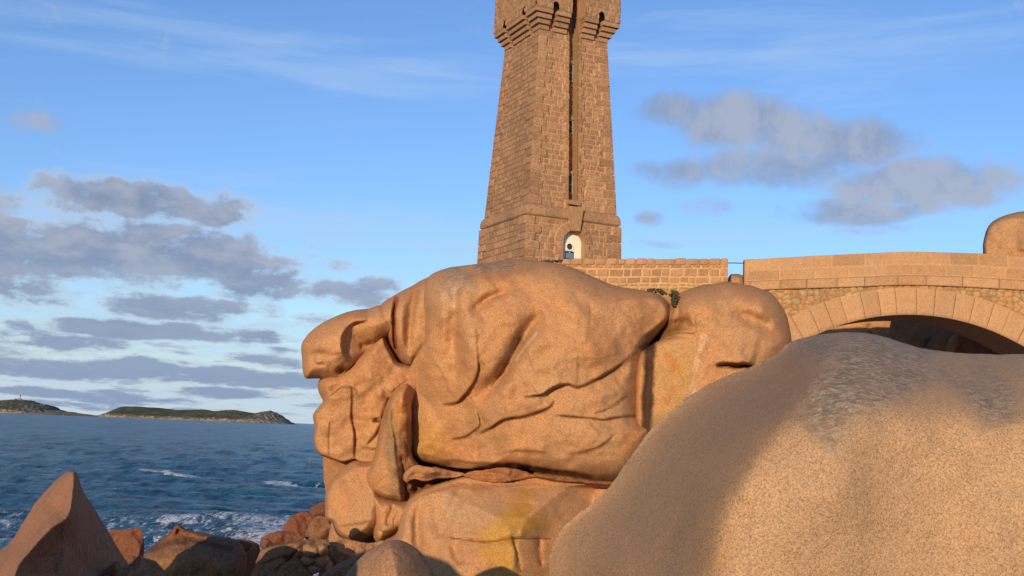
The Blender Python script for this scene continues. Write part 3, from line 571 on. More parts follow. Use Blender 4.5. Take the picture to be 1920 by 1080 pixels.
SHORE = [
 ('rounded rust-red boulder by the surf at the foot of the cliff', [(530, 995), (538, 978), (550, 966), (573, 960), (587, 975), (580, 1000), (565, 1012), (545, 1012)], 58, 1.2, (.60, .40, .35)),
 ('small rust-red rock highest of the heap against the cliff edge', [(580, 957), (590, 948), (608, 940), (620, 955), (615, 975), (600, 985), (588, 975)], 56, 1.0, (.52, .38, .35)),
 ('cracked brown rock leaning on the pale rounded boulder', [(572, 1002), (583, 975), (600, 966), (615, 972), (624, 990), (626, 1012), (605, 1022), (580, 1018)], 53, 1.4, (.72, .6, .54)),
 ('flat reddish rock ledge beside the surf, lowest left of the heap', [(488, 1014), (503, 1001), (530, 996), (560, 1002), (568, 1016), (535, 1025), (500, 1034)], 50, 1.2, (.58, .40, .34)),
 ('broad flat dark brown rock at the bottom, in front of the reddish ledge', [(462, 1090), (473, 1052), (493, 1029), (540, 1018), (595, 1010), (620, 1020), (600, 1052), (580, 1095), (560, 1150), (465, 1150)], 44, 2.0, (.66, .64, .60)),
 ('ochre slab under the pale rounded boulder', [(622, 978), (640, 1005), (690, 1018), (722, 1015), (720, 1050), (660, 1075), (600, 1110), (598, 1070), (606, 1040), (616, 1008)], 46, 1.6, (1.1, 1.05, .95)),
 ('brown slope of rock left of the dome-topped boulder at the bottom edge', [(590, 1095), (620, 1066), (660, 1045), (690, 1036), (710, 1040), (700, 1100), (680, 1170), (580, 1170)], 38, 1.6, (.78, .72, .64)),
]
for i, (lb, ol, y, fr, tn) in enumerate(SHORE):
    rock(lb, ol, y, fr, 1.6, 14, cell=1.6, mat=M_SHORE, facets=8, seed=200+i*7, noise=(0.35, 0.2), tint=tn, dome=.5, feats=([('c', [(510, 1075), (540, 1050), (560, 1030)], 4, .4), ('c', [(490, 1060), (530, 1045), (580, 1048)], 3, .3), ('b', 530, 1062, 14, 10, 0, .35)] if i == 4 else ()))
rnd = random.Random(77)
for i, (cx, cy, rr, yy, tn, lb) in enumerate(((545, 1020, 14, 46, .5, 'small stone on the back edge of the broad flat dark rock'), (588, 1013, 12, 48, .55, 'small stone just above the knobbly cluster of cobbles'),
    (455, 1022, 14, 37, .45, 'small dark stone beside the black boulder'), (620, 1024, 13, 45.5, .6, 'small stone touching the ochre slab under the pale boulder'), (500, 1022, 14, 45, .48, 'small stone in front of the flat reddish ledge'), (252, 1054, 15, 38, .5, 'small dark stone between the pyramid rock and the wide dark boulder'))):
    ol = [(cx+rr*rnd.uniform(.75, 1.3)*math.cos(k*math.pi/4), cy+.75*rr*rnd.uniform(.7, 1.25)*math.sin(k*math.pi/4)) for k in range(8)]
    rock(lb, ol, yy, .35, .4, 5, cell=1.5, mat=M_SHORE, facets=6, seed=800+i, noise=(.08, .2), jag=.8, tint=(tn*1.1, tn*.9, tn*.85), name='stone', cat='stone', groupname='small dark stones of the shore heap')
KN = [(583, 1032, 17, 13, 'uppermost'), (603, 1030, 14, 12, 'upper right'), (577, 1050, 14, 12, 'left'), (600, 1050, 17, 15, 'largest, central'), (587, 1066, 16, 12, 'lowest'), (612, 1062, 12, 12, 'lower right')]
for i, (cx, cy, rx, ry, w) in enumerate(KN):
    ol = [(cx+rx*(1+.12*math.sin(5*i+k*2.3))*math.cos(k*math.pi/5), cy+ry*(1+.12*math.cos(3*i+k*1.9))*math.sin(k*math.pi/5)) for k in range(10)]
    rock('knobbly rounded cobble, %s of the knobbly cluster under the ochre slab' % w, ol, 43+.15*i, 0.5, .5, 11, cell=1.6, mat=M_SHORE, seed=300+i, noise=(0.06, 0.2), tint=(1.05, 1, .92), jag=.5, groupname='knobbly cluster of cobbles')
# behind the bridge
rock('smooth rounded boulder rising behind the right end of the bridge parapet',
     [(1838, 560), (1842, 482), (1844, 452), (1851, 428), (1866, 412), (1890, 402), (1925, 396), (1990, 398), (2060, 440), (2090, 560)], 58, 3, .8, 28, cell=3.0, seed=401, facets=3, noise=(0.3, 0.4), tint=(.92, .95, 1.0), feats=[('s', [(1885, 478), (1905, 473), (1930, 468)], 8, .15)])
rock('sunlit tan rock seen through the bridge arch at its left', [(1500, 720), (1540, 600), (1600, 575), (1670, 580), (1684, 610), (1692, 640), (1700, 720)], 66, 1.2, 3, 20, cell=3.5, seed=411, noise=(0.2, 0.3), feats=[('c', [(1630, 605), (1633, 625), (1640, 640)], 3, .6)], stains_shade=[('l', [(1628, 610), (1634, 628)], 3, (.4, .6, .6), .8, .3)])
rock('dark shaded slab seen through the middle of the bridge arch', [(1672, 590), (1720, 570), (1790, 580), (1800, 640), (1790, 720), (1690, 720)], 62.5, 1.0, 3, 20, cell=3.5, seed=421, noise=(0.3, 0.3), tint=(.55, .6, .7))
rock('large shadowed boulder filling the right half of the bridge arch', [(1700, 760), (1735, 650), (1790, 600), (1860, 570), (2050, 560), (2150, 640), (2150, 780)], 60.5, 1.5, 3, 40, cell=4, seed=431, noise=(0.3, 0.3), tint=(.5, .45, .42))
rock('small squarish rock block catching light under the bridge arch', [(1772, 660), (1782, 632), (1797, 626), (1802, 640), (1795, 655), (1785, 690)], 59, .7, 1, 8, cell=2, seed=441, noise=(0.2, 0.2), tint=(.7, .65, .65))
rock('low rock seen in the gap between the low wall and the bridge', [(1360, 560), (1366, 519), (1376, 514), (1390, 515), (1398, 524), (1405, 560)], 54, .8, 1, 10, cell=2, seed=451, noise=(0.1, 0.2), tint=(.9, .95, 1))
#ROCKS_END

# ------------------------------------------------------------------ masonry
def masonry(S, T, rows, widths, seed, off=0.0):
    """rows: list of course boundaries; widths (lo, hi). returns edge distance, stone hash, row index"""
    rows = np.array(rows); ri = np.clip(np.searchsorted(rows, T)-1, 0, len(rows)-2)
    e = np.minimum(T-rows[ri], rows[ri+1]-T); hsh = np.zeros(len(S)); ex = np.full(len(S), 9.0)
    rng = np.random.RandomState(seed)
    s0, s1 = S.min()-1, S.max()+1
    for k in range(len(rows)-1):
        x = [s0-rng.rand()*widths[1]]
        while x[-1] < s1: x.append(x[-1]+rng.uniform(*widths))
        x = np.array(x); r = rng.rand(len(x)); m = ri == k
        if not m.any(): continue
        j = np.clip(np.searchsorted(x, S[m])-1, 0, len(x)-2)
        ex[m] = np.minimum(S[m]-x[j], x[j+1]-S[m]); hsh[m] = r[j]
    return np.minimum(e, ex), hsh, ri
def rowlist(z0, z1, h, jit, seed):
    rng = np.random.RandomState(seed); r = [z0]
    while r[-1] < z1-h*0.5: r.append(r[-1]+h*(1+jit*(rng.rand()-.5)*2))
    r[-1] = z1
    return r
def grid_faces(nx, ny, keep=None, flip=False):
    iy, ix = np.meshgrid(np.arange(ny-1), np.arange(nx-1), indexing='ij'); iy = iy.ravel(); ix = ix.ravel()
    a = iy*nx+ix; q = np.stack([a, a+1, a+nx+1, a+nx], 1)
    if keep is not None: q = q[keep[a] & keep[a+1] & keep[a+nx] & keep[a+nx+1]]
    return q[:, ::-1] if flip else q
def merge(parts):
    vs, fs, cs, n = [], [], [], 0
    for v, f, c in parts:
        vs.append(v); fs += [tuple(int(i)+n for i in q) for q in f]; cs.append(c); n += len(v)
    return np.concatenate(vs), fs, np.concatenate(cs)

# ------------------------------------------------------------------ lighthouse tower
TH = R(26.0)
corner = P(985, 450, 57.0)
exv = np.array([math.cos(TH), math.sin(TH)]); eyv = np.array([-math.sin(TH), math.cos(TH)])
HWP = 2.84
cen = corner[:2]+HWP*(exv+eyv)
ZB = 7.6
tower = empty('lighthouse_tower', (cen[0], cen[1], ZB), TH)
tag(tower, 'tall tapering pink granite lighthouse tower with corbelled top and white arched door', 'lighthouse')
def zat(u, v, hw):   # height of a pixel on the near corner
    c = cen-hw*(exv+eyv)
    lo = P(u, v, c[1]); return lo[2]-ZB
Z1 = zat(985, 402, HWP); Z2 = zat(988, 381, 2.62)
ZT = zat(1014, 54, 2.1); ZU = zat(1002, 10, 2.60)
HW_S0, HW_S1 = 2.60, 2.03
print('tower z', Z1, Z2, ZT, ZU)
def shaft_hw(z): return HW_S0+(HW_S1-HW_S0)*(z-Z2)/(ZT-Z2)
DOOR_W = 0.66; DOOR_X = 0.0; DZ_TOP = zat(1075, 433, HWP)+0.22
CH = 0.28    # half width of the window channel
def face_mesh(k, z0, z1, hwf, step, rows, qrows, seed, cutx=None, door=False, relief=0.05, qrel=0.06, qlen=(0.48, 0.80)):
    """one face of the tower in its own frame; k=0 front, 1 right, 2 back, 3 left"""
    hw0 = hwf(z0); nz = max(2, int((z1-z0)/step))
    zz = np.linspace(z0, z1, nz)
    tt = np.linspace(-1, 1, int(2*hw0/step))
    if cutx is not None:   # put grid columns exactly on the channel edges (constant width in metres)
        tt = tt
    T, S = np.meshgrid(zz, tt, indexing='ij'); T = T.ravel(); S = S.ravel()
    hw = hwf(T); X = S*hw
    if cutx is not None:
        # snap the columns next to the channel
        st = 2*hw/len(tt)
        for sg in (-1, 1):
            m = (np.abs(X-sg*cutx) < st*0.5); X = np.where(m, sg*cutx, X)
        keep = np.abs(X) >= cutx-1e-6
        S = X/hw
        cutmask = keep
    else: keep = np.ones(len(X), bool)
    e, hs, ri = masonry(X, T, rows, (0.28, 0.62), seed)
    # quoins at the corners, alternately long and short
    qr = np.array(qrows); qi = np.clip(np.searchsorted(qr, T)-1, 0, len(qr)-2)
    par = (qi+(k % 2)) % 2
    rng = np.random.RandomState(5); ql = np.where(par == 0, qlen[1], qlen[0])*(0.85+0.3*rng.rand(len(qr)+1)[qi])
    dc = hw-np.abs(X); isq = dc < ql
    eq = np.minimum(np.minimum(T-qr[qi], qr[qi+1]-T), ql-dc)
    hq = np.modf(np.sin(qi*12.9898+np.sign(X)*4.1)*43758.5)[0]
    isq2 = np.zeros(len(X), bool)
    if cutx is not None:
        par2 = (qi+1) % 2; ql2 = np.where(par2 == 0, 0.42, 0.24)*(0.85+.3*rng.rand(len(qr)+1)[qi]); d2 = np.abs(X)-cutx; isq2 = d2 < ql2
        eq2 = np.minimum(np.minimum(T-qr[qi], qr[qi+1]-T), ql2-d2); eq = np.where(isq2 & ~isq, eq2, eq)
    isq = isq | isq2
    e = np.where(isq, eq, e); hs = np.where(isq, np.abs(hq), hs)
    if door:
        zc = DZ_TOP-DOOR_W
        dx = X-DOOR_X; dz = T-zc; r = np.hypot(dx, np.maximum(dz, 0)); dd = np.where(dz > 0, r-DOOR_W, np.abs(dx)-DOOR_W)
        # voussoir-like stones round the arch
        ang = np.arctan2(np.maximum(dz, 0), dx); na = 5; ak = ang/math.pi*na; ar = np.abs(ak-np.round(ak))*math.pi/na*r
        blk = np.floor(np.clip(T, 0, None)/0.42); ql3 = np.where((blk % 2) == 0, .5, .3)
        isv = (dd < np.where(dz > 0, .5, ql3)) & (dd > -.05)
        ev = np.where(dz > 0, np.minimum(ar, .5-dd), np.minimum(np.abs(T/0.42-np.round(T/0.42))*.42, ql3-dd))
        e = np.where(isv, ev, e); hs = np.where(isv, np.where(dz > 0, np.floor(ak)*.17 % 1, blk*.37 % 1), hs); isq = isq | isv
        keep = keep & (dd > -1e-6)
        # snap to the opening
        m = (dd > -step*0.75) & (dd <= 1e-6)
        sx = np.where(dz > 0, DOOR_X+dx/np.maximum(r, 1e-6)*DOOR_W, DOOR_X+np.sign(dx)*DOOR_W); sz = np.where(dz > 0, zc+np.maximum(dz, 0)/np.maximum(r, 1e-6)*DOOR_W, T)
        X = np.where(m, sx, X); T = np.where(m, sz, T); keep = keep | m
    hw = hwf(T)
    p3 = np.stack([X*6, T*6, np.full(len(X), k*7.0)], 1)
    rg = fbm(p3, 3, seed+3, .6); rg2 = fbm(p3*3.1, 2, seed+4)
    st = ss(e, 0.0, 0.026)
    r = st*(relief*(0.6+0.5*hs)+qrel*isq)+st*(0.022*rg+0.014*rg2)
    # at the very corner both faces use the same value
    qc = np.minimum(T-qr[qi], qr[qi+1]-T); rc = ss(qc, 0, .03)*(relief*.8+qrel)
    w = ss(dc, 0.0, 0.10); r = r*w+rc*(1-w)
    Xo = X+np.sign(X)*rc*(1-ss(dc, 0, .35))
    Yo = -(hw+r)
    a = k*math.pi/2; ca, sa = math.cos(a), math.sin(a)
    V = np.stack([Xo*ca-Yo*sa, Xo*sa+Yo*ca, T], 1)
    wst = fbm(np.stack([X*.8, T*.35, np.full(len(X), k*9.)], 1), 3, 31); br = 0.84+0.30*hs+0.07*rg+.12*wst
    col = np.stack([br, br*(0.97+.04*hs), br*(0.94+.08*hs)], 1)
    mort = (1-ss(e, 0.008, 0.030))[:, None]; col = col*(1-mort)+np.array([1.5, 1.5, 1.45])*mort*(1.0 if k == 0 else .32)  # off the front face, dark joint shadows are painted into the mortar
    return V, grid_faces(len(tt), nz, keep), col
rowsS = rowlist(Z2, ZT, 0.30, 0.18, 2); qS = rowlist(Z2, ZT, 0.42, 0.10, 4)
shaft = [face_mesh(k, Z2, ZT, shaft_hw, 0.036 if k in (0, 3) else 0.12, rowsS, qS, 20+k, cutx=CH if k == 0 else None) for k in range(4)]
v, f, c = merge(shaft); link_mesh('shaft', v, f, M_TOWER, tower, col=c)
rowsP = rowlist(0, Z1, 0.36, 0.15, 7); qP = rowlist(0, Z1, 0.44, 0.06, 8)
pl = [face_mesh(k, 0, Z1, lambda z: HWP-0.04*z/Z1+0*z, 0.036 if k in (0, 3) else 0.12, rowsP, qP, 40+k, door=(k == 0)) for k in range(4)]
v, f, c = merge(pl); link_mesh('plinth', v, f, M_TOWER, tower, col=c)
# rounded string course between plinth and shaft
def ring_band(z0, z1, h0, h1, bulge, seed, nz=14, step=0.06, stone=0.9, gap=None):
    parts = []
    for k in range(4):
        zz = np.linspace(0, 1, nz); nt = int(2*h0/step); tt = np.linspace(-1, 1, nt)
        Tn, S = np.meshgrid(zz, tt, indexing='ij'); Tn = Tn.ravel(); S = S.ravel()
        # profile: fillet, then quarter round
        pz = z0+(z1-z0)*Tn
        out = np.where(Tn < .14, h0+bulge*.35, h1+(h0+bulge-h1)*np.sqrt(np.clip(1-((Tn-.25)/.75).clip(0, 1)**2.2, 0, 1)))
        out = np.where(Tn <= 0, h0-.08, out)
        X = S*out
        e, hs, _ = masonry(X, pz, [z0-1, z1+1], (stone*.8, stone*1.2), seed+k)
        rg = fbm(np.stack([X*5, pz*5, np.full(len(X), k*3.0)], 1), 3, seed)
        r = (ss(e, 0, .03)*.02+.02*rg*ss(Tn, .1, .3))*ss(out-np.abs(X), 0, .15); Y = -(out+r)
        a = k*math.pi/2; ca, sa = math.cos(a), math.sin(a)
        keep = None
        if gap is not None and k == 0: keep = np.abs(X) > gap-step*.5
        br = .9+.2*hs+.1*rg
        parts.append((np.stack([X*ca-Y*sa, X*sa+Y*ca, pz], 1), grid_faces(nt, nz, keep), np.stack([br]*3, 1)))
    return merge(parts)
v, f, c = ring_band(Z1, Z2+.02, HWP-.04, HW_S0, 0.07, 60); link_mesh('string_course', v, f, M_TOWER, tower, col=c)
# channel with windows
CD = 0.56
ch = MB()
zt_all = ZU+4.2
def chy(z): return -(shaft_hw(z))+CD
nzc = 60; zs = np.linspace(Z2+0.45, zt_all, nzc)
for sgn in (-1, 1):   # jambs
    vs = []; fs = []
    for i, z in enumerate(zs):
        j = 0.012*math.sin(i*2.7)
        vs += [(sgn*CH, -shaft_hw(z)-.06, z), (sgn*(CH)+j*0, chy(z), z)]
    for i in range(nzc-1):
        q = (2*i, 2*i+1, 2*i+3, 2*i+2); fs.append(q if sgn > 0 else q[::-1])
    ch.add(vs, fs, (1.0, .95, .85))
jamb = ch.build('channel_jamb', M_TOWER, tower)
# back wall of the channel: small stones with pale joints
Xg = np.linspace(-CH, CH, 14); Zg = np.linspace(Z2+.4, zt_all, 260)
T_, X_ = np.meshgrid(Zg, Xg, indexing='ij'); T_ = T_.ravel(); X_ = X_.ravel()
e, hs, _ = masonry(X_, T_, rowlist(Z2+.3, zt_all+.1, .3, .1, 77), (.2, .4), 78)
yb = -shaft_hw(T_)+CD-.02*ss(e, 0, .03)
mort = (1-ss(e, .01, .03))[:, None]; cc = np.ones((len(X_), 3))*(.55+.3*hs)[:, None]*(1-mort)+mort*np.array([1.2, 1.15, 1.0])
link_mesh('channel_back', np.stack([X_, yb, T_], 1), grid_faces(14, 260), M_TOWER, tower, col=cc)
sill = MB(); z_s = zat(1075, 366, 2.47)
z_s = Z2+0.44
sill.box(-.42, .42, -shaft_hw(z_s)-.20, -shaft_hw(z_s)+CD, z_s-.22, z_s+.04, .025)
sill.build('window_sill', M_TOWER, tower, smooth=False)
cf = cen-2.2*eyv
for (v0, v1) in ((18, -34), (150, 117), (250, 224), (364, 328)):
    za = P(1075, v0, cf[1]+.2)[2]-ZB; zb = P(1075, v1, cf[1]+.2)[2]-ZB
    za = max(za, z_s+.05)
    y = chy((za+zb)/2)-.06-.02
    fr = MB(); w = .05
    sl_ = (HW_S0-HW_S1)/(ZT-Z2)
    fr.box(-CH+.01, -CH+w, y-.04, y+.02, za, zb); fr.box(CH-w, CH-.01, y-.04, y+.02, za, zb)
    fr.box(-CH+w, CH-w, y-.04, y+.02, za, za+w); fr.box(-CH+w, CH-w, y-.04, y+.02, zb-w, zb); fr.box(-.02, .02, y-.035, y+.02, za+w, zb-w); fr.box(-CH+w, CH-w, y-.036, y+.02, (za+zb)/2-.02, (za+zb)/2+.02)
    fo = fr.build('window_frame', M_FRAME, tower)
    pn = MB(); pn.box(-CH+.02, CH-.02, y+.0, y+.015, za+.02, zb-.02); pn.build('window_pane', M_GLASS, fo)
    li = MB(); li.box(-CH+.01, CH-.01, y-.12, y+.08, zb, zb+.2, .015); li.build('window_lintel', M_TOWER, tower)
# keystone over the door
ks = MB(); zk0 = DZ_TOP-.03; zk1 = Z2+.06
yk = -HWP-.26; wb, wt = .24, .42
ks.add([(-wb, yk, zk0), (wb, yk, zk0), (wt, yk, zk1), (-wt, yk, zk1), (-wb, -HWP+.2, zk0), (wb, -HWP+.2, zk0), (wt, -HW_S0+.1, zk1), (-wt, -HW_S0+.1, zk1)],
       [(0, 1, 2, 3), (1, 5, 6, 2), (4, 0, 3, 7), (3, 2, 6, 7), (0, 4, 5, 1)], (1.1, 1.08, 1.0))
ks.build('keystone', M_TOWER, tower)
# door
jm = MB(); zc = DZ_TOP-DOOR_W; DDEP = .32; n = 24
pts = [(DOOR_W, 0.0)]+[(DOOR_W*math.cos(t), zc+DOOR_W*math.sin(t)) for t in np.linspace(0, math.pi, n)]+[(-DOOR_W, 0.0)]
vs = []; fs = []
for (x, z) in pts: vs += [(x, -HWP-.09, z), (x, -HWP+DDEP+.05, z)]
for i in range(len(pts)-1): fs.append((2*i, 2*i+2, 2*i+3, 2*i+1))
jm.add(vs, fs, (.9, .9, .9)); jm.build('door_jamb', M_ASHLAR, tower, smooth=True)
dr = MB(); npk = 9; yd = -HWP+DDEP
for i in range(npk):
    xa = -DOOR_W+2*DOOR_W*i/npk; xb = xa+2*DOOR_W/npk
    xm0, xm1 = xa+.006, xb-.006
    def top(x): return zc+math.sqrt(max(0, DOOR_W**2-x*x))
    vs = [(xm0, yd, 0), (xm1, yd, 0), (xm1, yd, top(xm1)), ((xm0+xm1)/2, yd, top((xm0+xm1)/2)), (xm0, yd, top(xm0)), (xm0, yd+.05, 0), (xm1, yd+.05, 0), (xm1, yd+.05, top(xm1)), ((xm0+xm1)/2, yd+.05, top((xm0+xm1)/2)), (xm0, yd+.05, top(xm0))]
    dr.add(vs, [(0, 1, 2, 3, 4), (1, 6, 7, 2), (5, 0, 4, 9), (2, 7, 8, 3), (3, 8, 9, 4)])
dr.add([(-DOOR_W, yd+.02, 0), (DOOR_W, yd+.02, 0), (DOOR_W, yd+.02, zc+.2), (-DOOR_W, yd+.02, zc+.2)], [(0, 1, 2, 3)], (.5, .5, .5))
door = dr.build('door', M_WHITE, tower)
zw = DZ_TOP-.80
rg_ = MB(); n = 28; xw = -.06
for (ra, rb, yy) in ((.17, .235, yd-.04),):
    vs = []; fs = []
    for k in range(n):
        t = 2*math.pi*k/n
        vs += [(xw+ra*math.cos(t), yy, zw+ra*math.sin(t)), (xw+rb*math.cos(t), yy, zw+rb*math.sin(t)), (xw+rb*math.cos(t), yd+.01, zw+rb*math.sin(t)), (xw+ra*math.cos(t), yd+.01, zw+ra*math.sin(t))]
    for k in range(n):
        a = 4*k; b = 4*((k+1) % n); fs += [(a, a+1, b+1, b), (a+1, a+2, b+2, b+1), (a+3, a, b, b+3)]
    rg_.add(vs, fs)
rg_.build('porthole_ring', M_WHITE, door)
pw_ = MB(); pw_.add([(xw+.175*math.cos(2*math.pi*k/n), yd-.012, zw+.175*math.sin(2*math.pi*k/n)) for k in range(n)], [tuple(range(n))]); pw_.build('porthole_glass', M_GLASS, door)
hd = MB(); hd.box(-.565, -.535, yd-.07, yd-.045, zw-.75, zw-.50, .008); hd.box(-.565, -.535, yd-.05, yd, zw-.74, zw-.71); hd.box(-.565, -.535, yd-.05, yd, zw-.54, zw-.51); hd.build('door_handle', M_IRON, door)
sg = MB(); sz1 = zw-.24; sz0 = sz1-.44; sx0, sx1 = -.32, .20
sg.box(sx0, sx1, yd-.035, yd-.012, sz0, sz1, .004); sgn_o = sg.build('door_sign', M_BLUE, tower)
lt = MB()
lt.add([((sx0+sx1)/2+.04*math.cos(2*math.pi*k/16), yd-.039, sz1-.07+.04*math.sin(2*math.pi*k/16)) for k in range(16)], [tuple(range(16))], (1, 1, 1)); lt.build('sign_emblem', M_PALE, sgn_o)
rnd = random.Random(4)
for row in range(5):   # lines of lettering too small to read
    z = sz1-.14-row*.056; x = sx0+.05; lt = MB()
    while x < sx1-.07:
        w = rnd.uniform(.02, .06); lt.box(x, min(x+w, sx1-.05), yd-.039, yd-.036, z-.012, z+.012); x += w+.012
    lt.build('lettering', M_PALE, sgn_o)
# corbels: each stack a part of stepped stones
PROJ = 0.60
HU = HW_S1+PROJ-0.02
steps = 4
zc0 = ZT-.02; sh = (ZU-zc0)/steps
def corbel(parts):
    m = MB(); rr = random.Random(len(tower.children))
    for i in range(steps):
        pr_ = PROJ*(i+1)/steps; z0 = zc0+i*sh; z1 = z0+sh+.0
        for (x0, x1, y0, y1) in parts(pr_, i):
            m.box(x0, x1, y0, y1, z0+.02, z1, .022, tuple([rr.uniform(.85, 1.1)]*3))
    return m.build('corbel', M_TOWER, tower)
hs_ = HW_S1-.02
ov = .30
for sx in (-1, 1):
    for sy in (-1, 1):   # corner stacks wrap the corner
        def pc(p, i, sx=sx, sy=sy):
            L1 = hs_-1.34; L2 = (hs_-1.55) if sy < 0 else L1
            xa, xb = sorted((sx*(hs_-L2), sx*(hs_+p))); ya, yb_ = sorted((sy*(hs_-.1), sy*(hs_+p)))
            xc, xd = sorted((sx*(hs_-.1), sx*(hs_+p-.003))); yc, yd_ = sorted((sy*(hs_-L1), sy*(hs_-.101)))
            return [(xa, xb, ya, yb_), (xc, xd, yc, yd_)]
        corbel(pc)
for sx in (-1, 1):   # beside the channel
    def pf(p, i, sx=sx):
        xa, xb = sorted((sx*.44, sx*1.29)); return [(xa, xb, -(hs_+p), -(hs_-.2))]
    corbel(pf)
for k in (1, 2, 3):
    def ps(p, i, k=k):
        if k == 3: return [(-(hs_+p), -(hs_-.2), -1.05, 1.05)]
        if k == 1: return [((hs_-.2), (hs_+p), -1.05, 1.05)]
        return [(-1.05, 1.05, (hs_-.2), (hs_+p))]
    corbel(ps)
# upper storey resting on the corbels, with narrow slots rising into its face
def upper_face(k):
    st = .05; z0, z1 = ZU, zt_all; nz = int((z1-z0)/st); nt = int(2*HU/st)
    T, S = np.meshgrid(np.linspace(z0, z1, nz), np.linspace(-1, 1, nt), indexing='ij'); T = T.ravel(); X = S.ravel()*HU
    rows = rowlist(z0, z1, .34, .15, 90); e, hs, _ = masonry(X, T, rows, (.35, .75), 91+k)
    qr = np.array(rows); qi = np.clip(np.searchsorted(qr, T)-1, 0, len(qr)-2)
    rg = fbm(np.stack([X*6, T*6, np.full(len(X), k*5.)], 1), 3, 92)
    dc = HU-np.abs(X); rc = ss(np.minimum(T-qr[qi], qr[qi+1]-T), 0, .04)*.04
    r = ss(e, 0, .04)*(.04+.04*hs+.05*rg); w = ss(dc, 0, .12); r = r*w+rc*(1-w)
    keep = np.ones(len(X), bool)
    slots = ((-1.42, .16, .42), (1.42, .16, .42)) if k == 0 else ((-1.2, .13, .36), (1.2, .13, .36))
    for (cx, w_, hgt) in slots:
        dz = T-(z0+hgt-w_); dx = np.abs(X-cx); dd = np.where(dz > 0, np.hypot(dx, dz), dx)-w_
        keep &= dd > -.01
    if k == 0: keep &= np.abs(X) > .42
    Y = -(HU+r); a = k*math.pi/2; ca, sa = math.cos(a), math.sin(a)
    br = .85+.3*hs+.1*rg; mort = (1-ss(e, .004, .028))[:, None]; col = np.stack([br]*3, 1)*(1-mort)+mort*1.1
    return np.stack([X*ca-Y*sa, X*sa+Y*ca, T], 1), grid_faces(nt, nz, keep), col
v, f, c = merge([upper_face(k) for k in range(4)]); up_o = link_mesh('upper_storey', v, f, M_TOWER, tower, col=c)
inn = MB()   # inner walls and floor of the upper storey, behind the slots and beside the channel
for k in range(4):
    a = k*math.pi/2; ca, sa = math.cos(a), math.sin(a)
    h1 = hs_-.02
    segs = ((-h1, -.42), (.42, h1)) if k == 0 else ((-h1, h1),)
    for (xa, xb) in segs:   # wall core
        q = [(xa if k != 0 or xa > 0 else xa, -h1, zc0), (xb, -h1, zc0), (xb, -h1, zt_all), (xa, -h1, zt_all)]
        inn.add([(x*ca-y*sa, x*sa+y*ca, z) for x, y, z in q], [(0, 1, 2, 3)], (.9, .9, .9))
for sx in (-1, 1):   # side reveals of the projecting blocks facing the channel
    q = [(sx*.42, -HU-.03, ZU), (sx*.42, -h1, ZU), (sx*.42, -h1, zt_all), (sx*.42, -HU-.03, zt_all)]
    inn.add(q, [(0, 1, 2, 3) if sx > 0 else (3, 2, 1, 0)], (1.1, 1.05, .95))
    xa, xb = sorted((sx*.42, sx*CH)); inn.add([(xa, -h1-.01, ZT-.1), (xb, -h1-.01, ZT-.1), (xb, -h1-.01, zt_all), (xa, -h1-.01, zt_all)], [(0, 1, 2, 3)], (1.0, .95, .9))
inn.build('upper_core', M_TOWER, tower)
v, f, c = ring_band(zt_all, zt_all+.5, HU, HU-.1, .12, 99); link_mesh('cornice', v, f, M_TOWER, tower, col=c)
cp = MB(); cp.box(-HU+.02, HU-.02, -HU+.02, HU-.02, zt_all+.3, zt_all+.42); cp.build('roof', M_TOWER, tower)

# ------------------------------------------------------------------ low wall in front of the tower
def wall_panel(ufun, u0, u1, vtop, vbot, Y, step, rows_px, widths, seed, rel=.05, mortar=(1.5, 1.35, 1.15), mat=M_ASHLAR):
    pass
WY = 51.8
wa = P(1052, 485, WY); wb_ = P(1365, 485, WY)
SLW = .0393
wall = empty('stone_wall', ((wa[0]+wb_[0])/2, WY, 6.0))
tag(wall, 'low mortared wall of squared pink stones on top of the cliff, in front of the tower door', 'wall')
wx0, wx1 = wa[0], wb_[0]; wtop = wa[2]; wbot = P(1052, 545, WY)[2]
st = .04
nx = int((wx1-wx0)/st); nz = int((wtop-wbot)/st)
T, X = np.meshgrid(np.linspace(wbot, wtop, nz), np.linspace(wx0, wx1, nx), indexing='ij'); T = T.ravel(); X = X.ravel()
rr_ = [wbot, wbot+.18, wbot+.34, wtop-1.16+.0, wtop-.85, wtop-.46, wtop+.03] if wtop-wbot > 1.5 else [wbot, wbot+.2, wtop-.98, wtop-.72, wtop-.44, wtop+.02]
Tj = T+.035*fbm(np.stack([X*2, T*2, 0*X], 1), 2, 5); Xj = X+.05*fbm(np.stack([X*2, T*2, 0*X+5], 1), 2, 6)
e, hs, ri = masonry(Xj, Tj, rr_, (.3, .66), 120)
rg = fbm(np.stack([X*6, T*6, 0*X], 1), 3, 121)
topd = wtop-T
r = ss(e, .01, .06)*(.04+.03*hs+.03*rg)
keep = np.ones(len(X), bool)
# notches between the rounded top stones
notch = (ri == len(rr_)-2) & (e < .05)
dip = np.where(topd < .12, (1-ss(e, .0, .07))*.07*(1-topd/.12), 0)
Tn = T-dip*(ri == len(rr_)-2)
br = .66+.3*hs+.1*rg; mort = (1-ss(e, .014, .05))[:, None]
low = (ri <= 1)[:, None]
colw = np.stack([br, br, br], 1)*np.where(low, np.array([[.95, 1.05, .85]]), 1.0)*(1-mort)+mort*np.array([1.25, 1.35, 1.35])
ox = np.array([(wx0+wx1)/2, WY, 6.0])
parts = [(np.stack([X, WY-r, Tn+(X-wx0)*SLW], 1)-ox, grid_faces(nx, nz), colw)]
m = MB(); m.box(wx0+.005, wx1-.005, WY-.0, WY+.55, wbot-1.0, wtop-.03)
bv = np.array(m.v); bv[:, 2] += (bv[:, 0]-wx0)*SLW; bv = bv-ox; parts.append((bv, m.f, np.ones((len(bv), 3))))
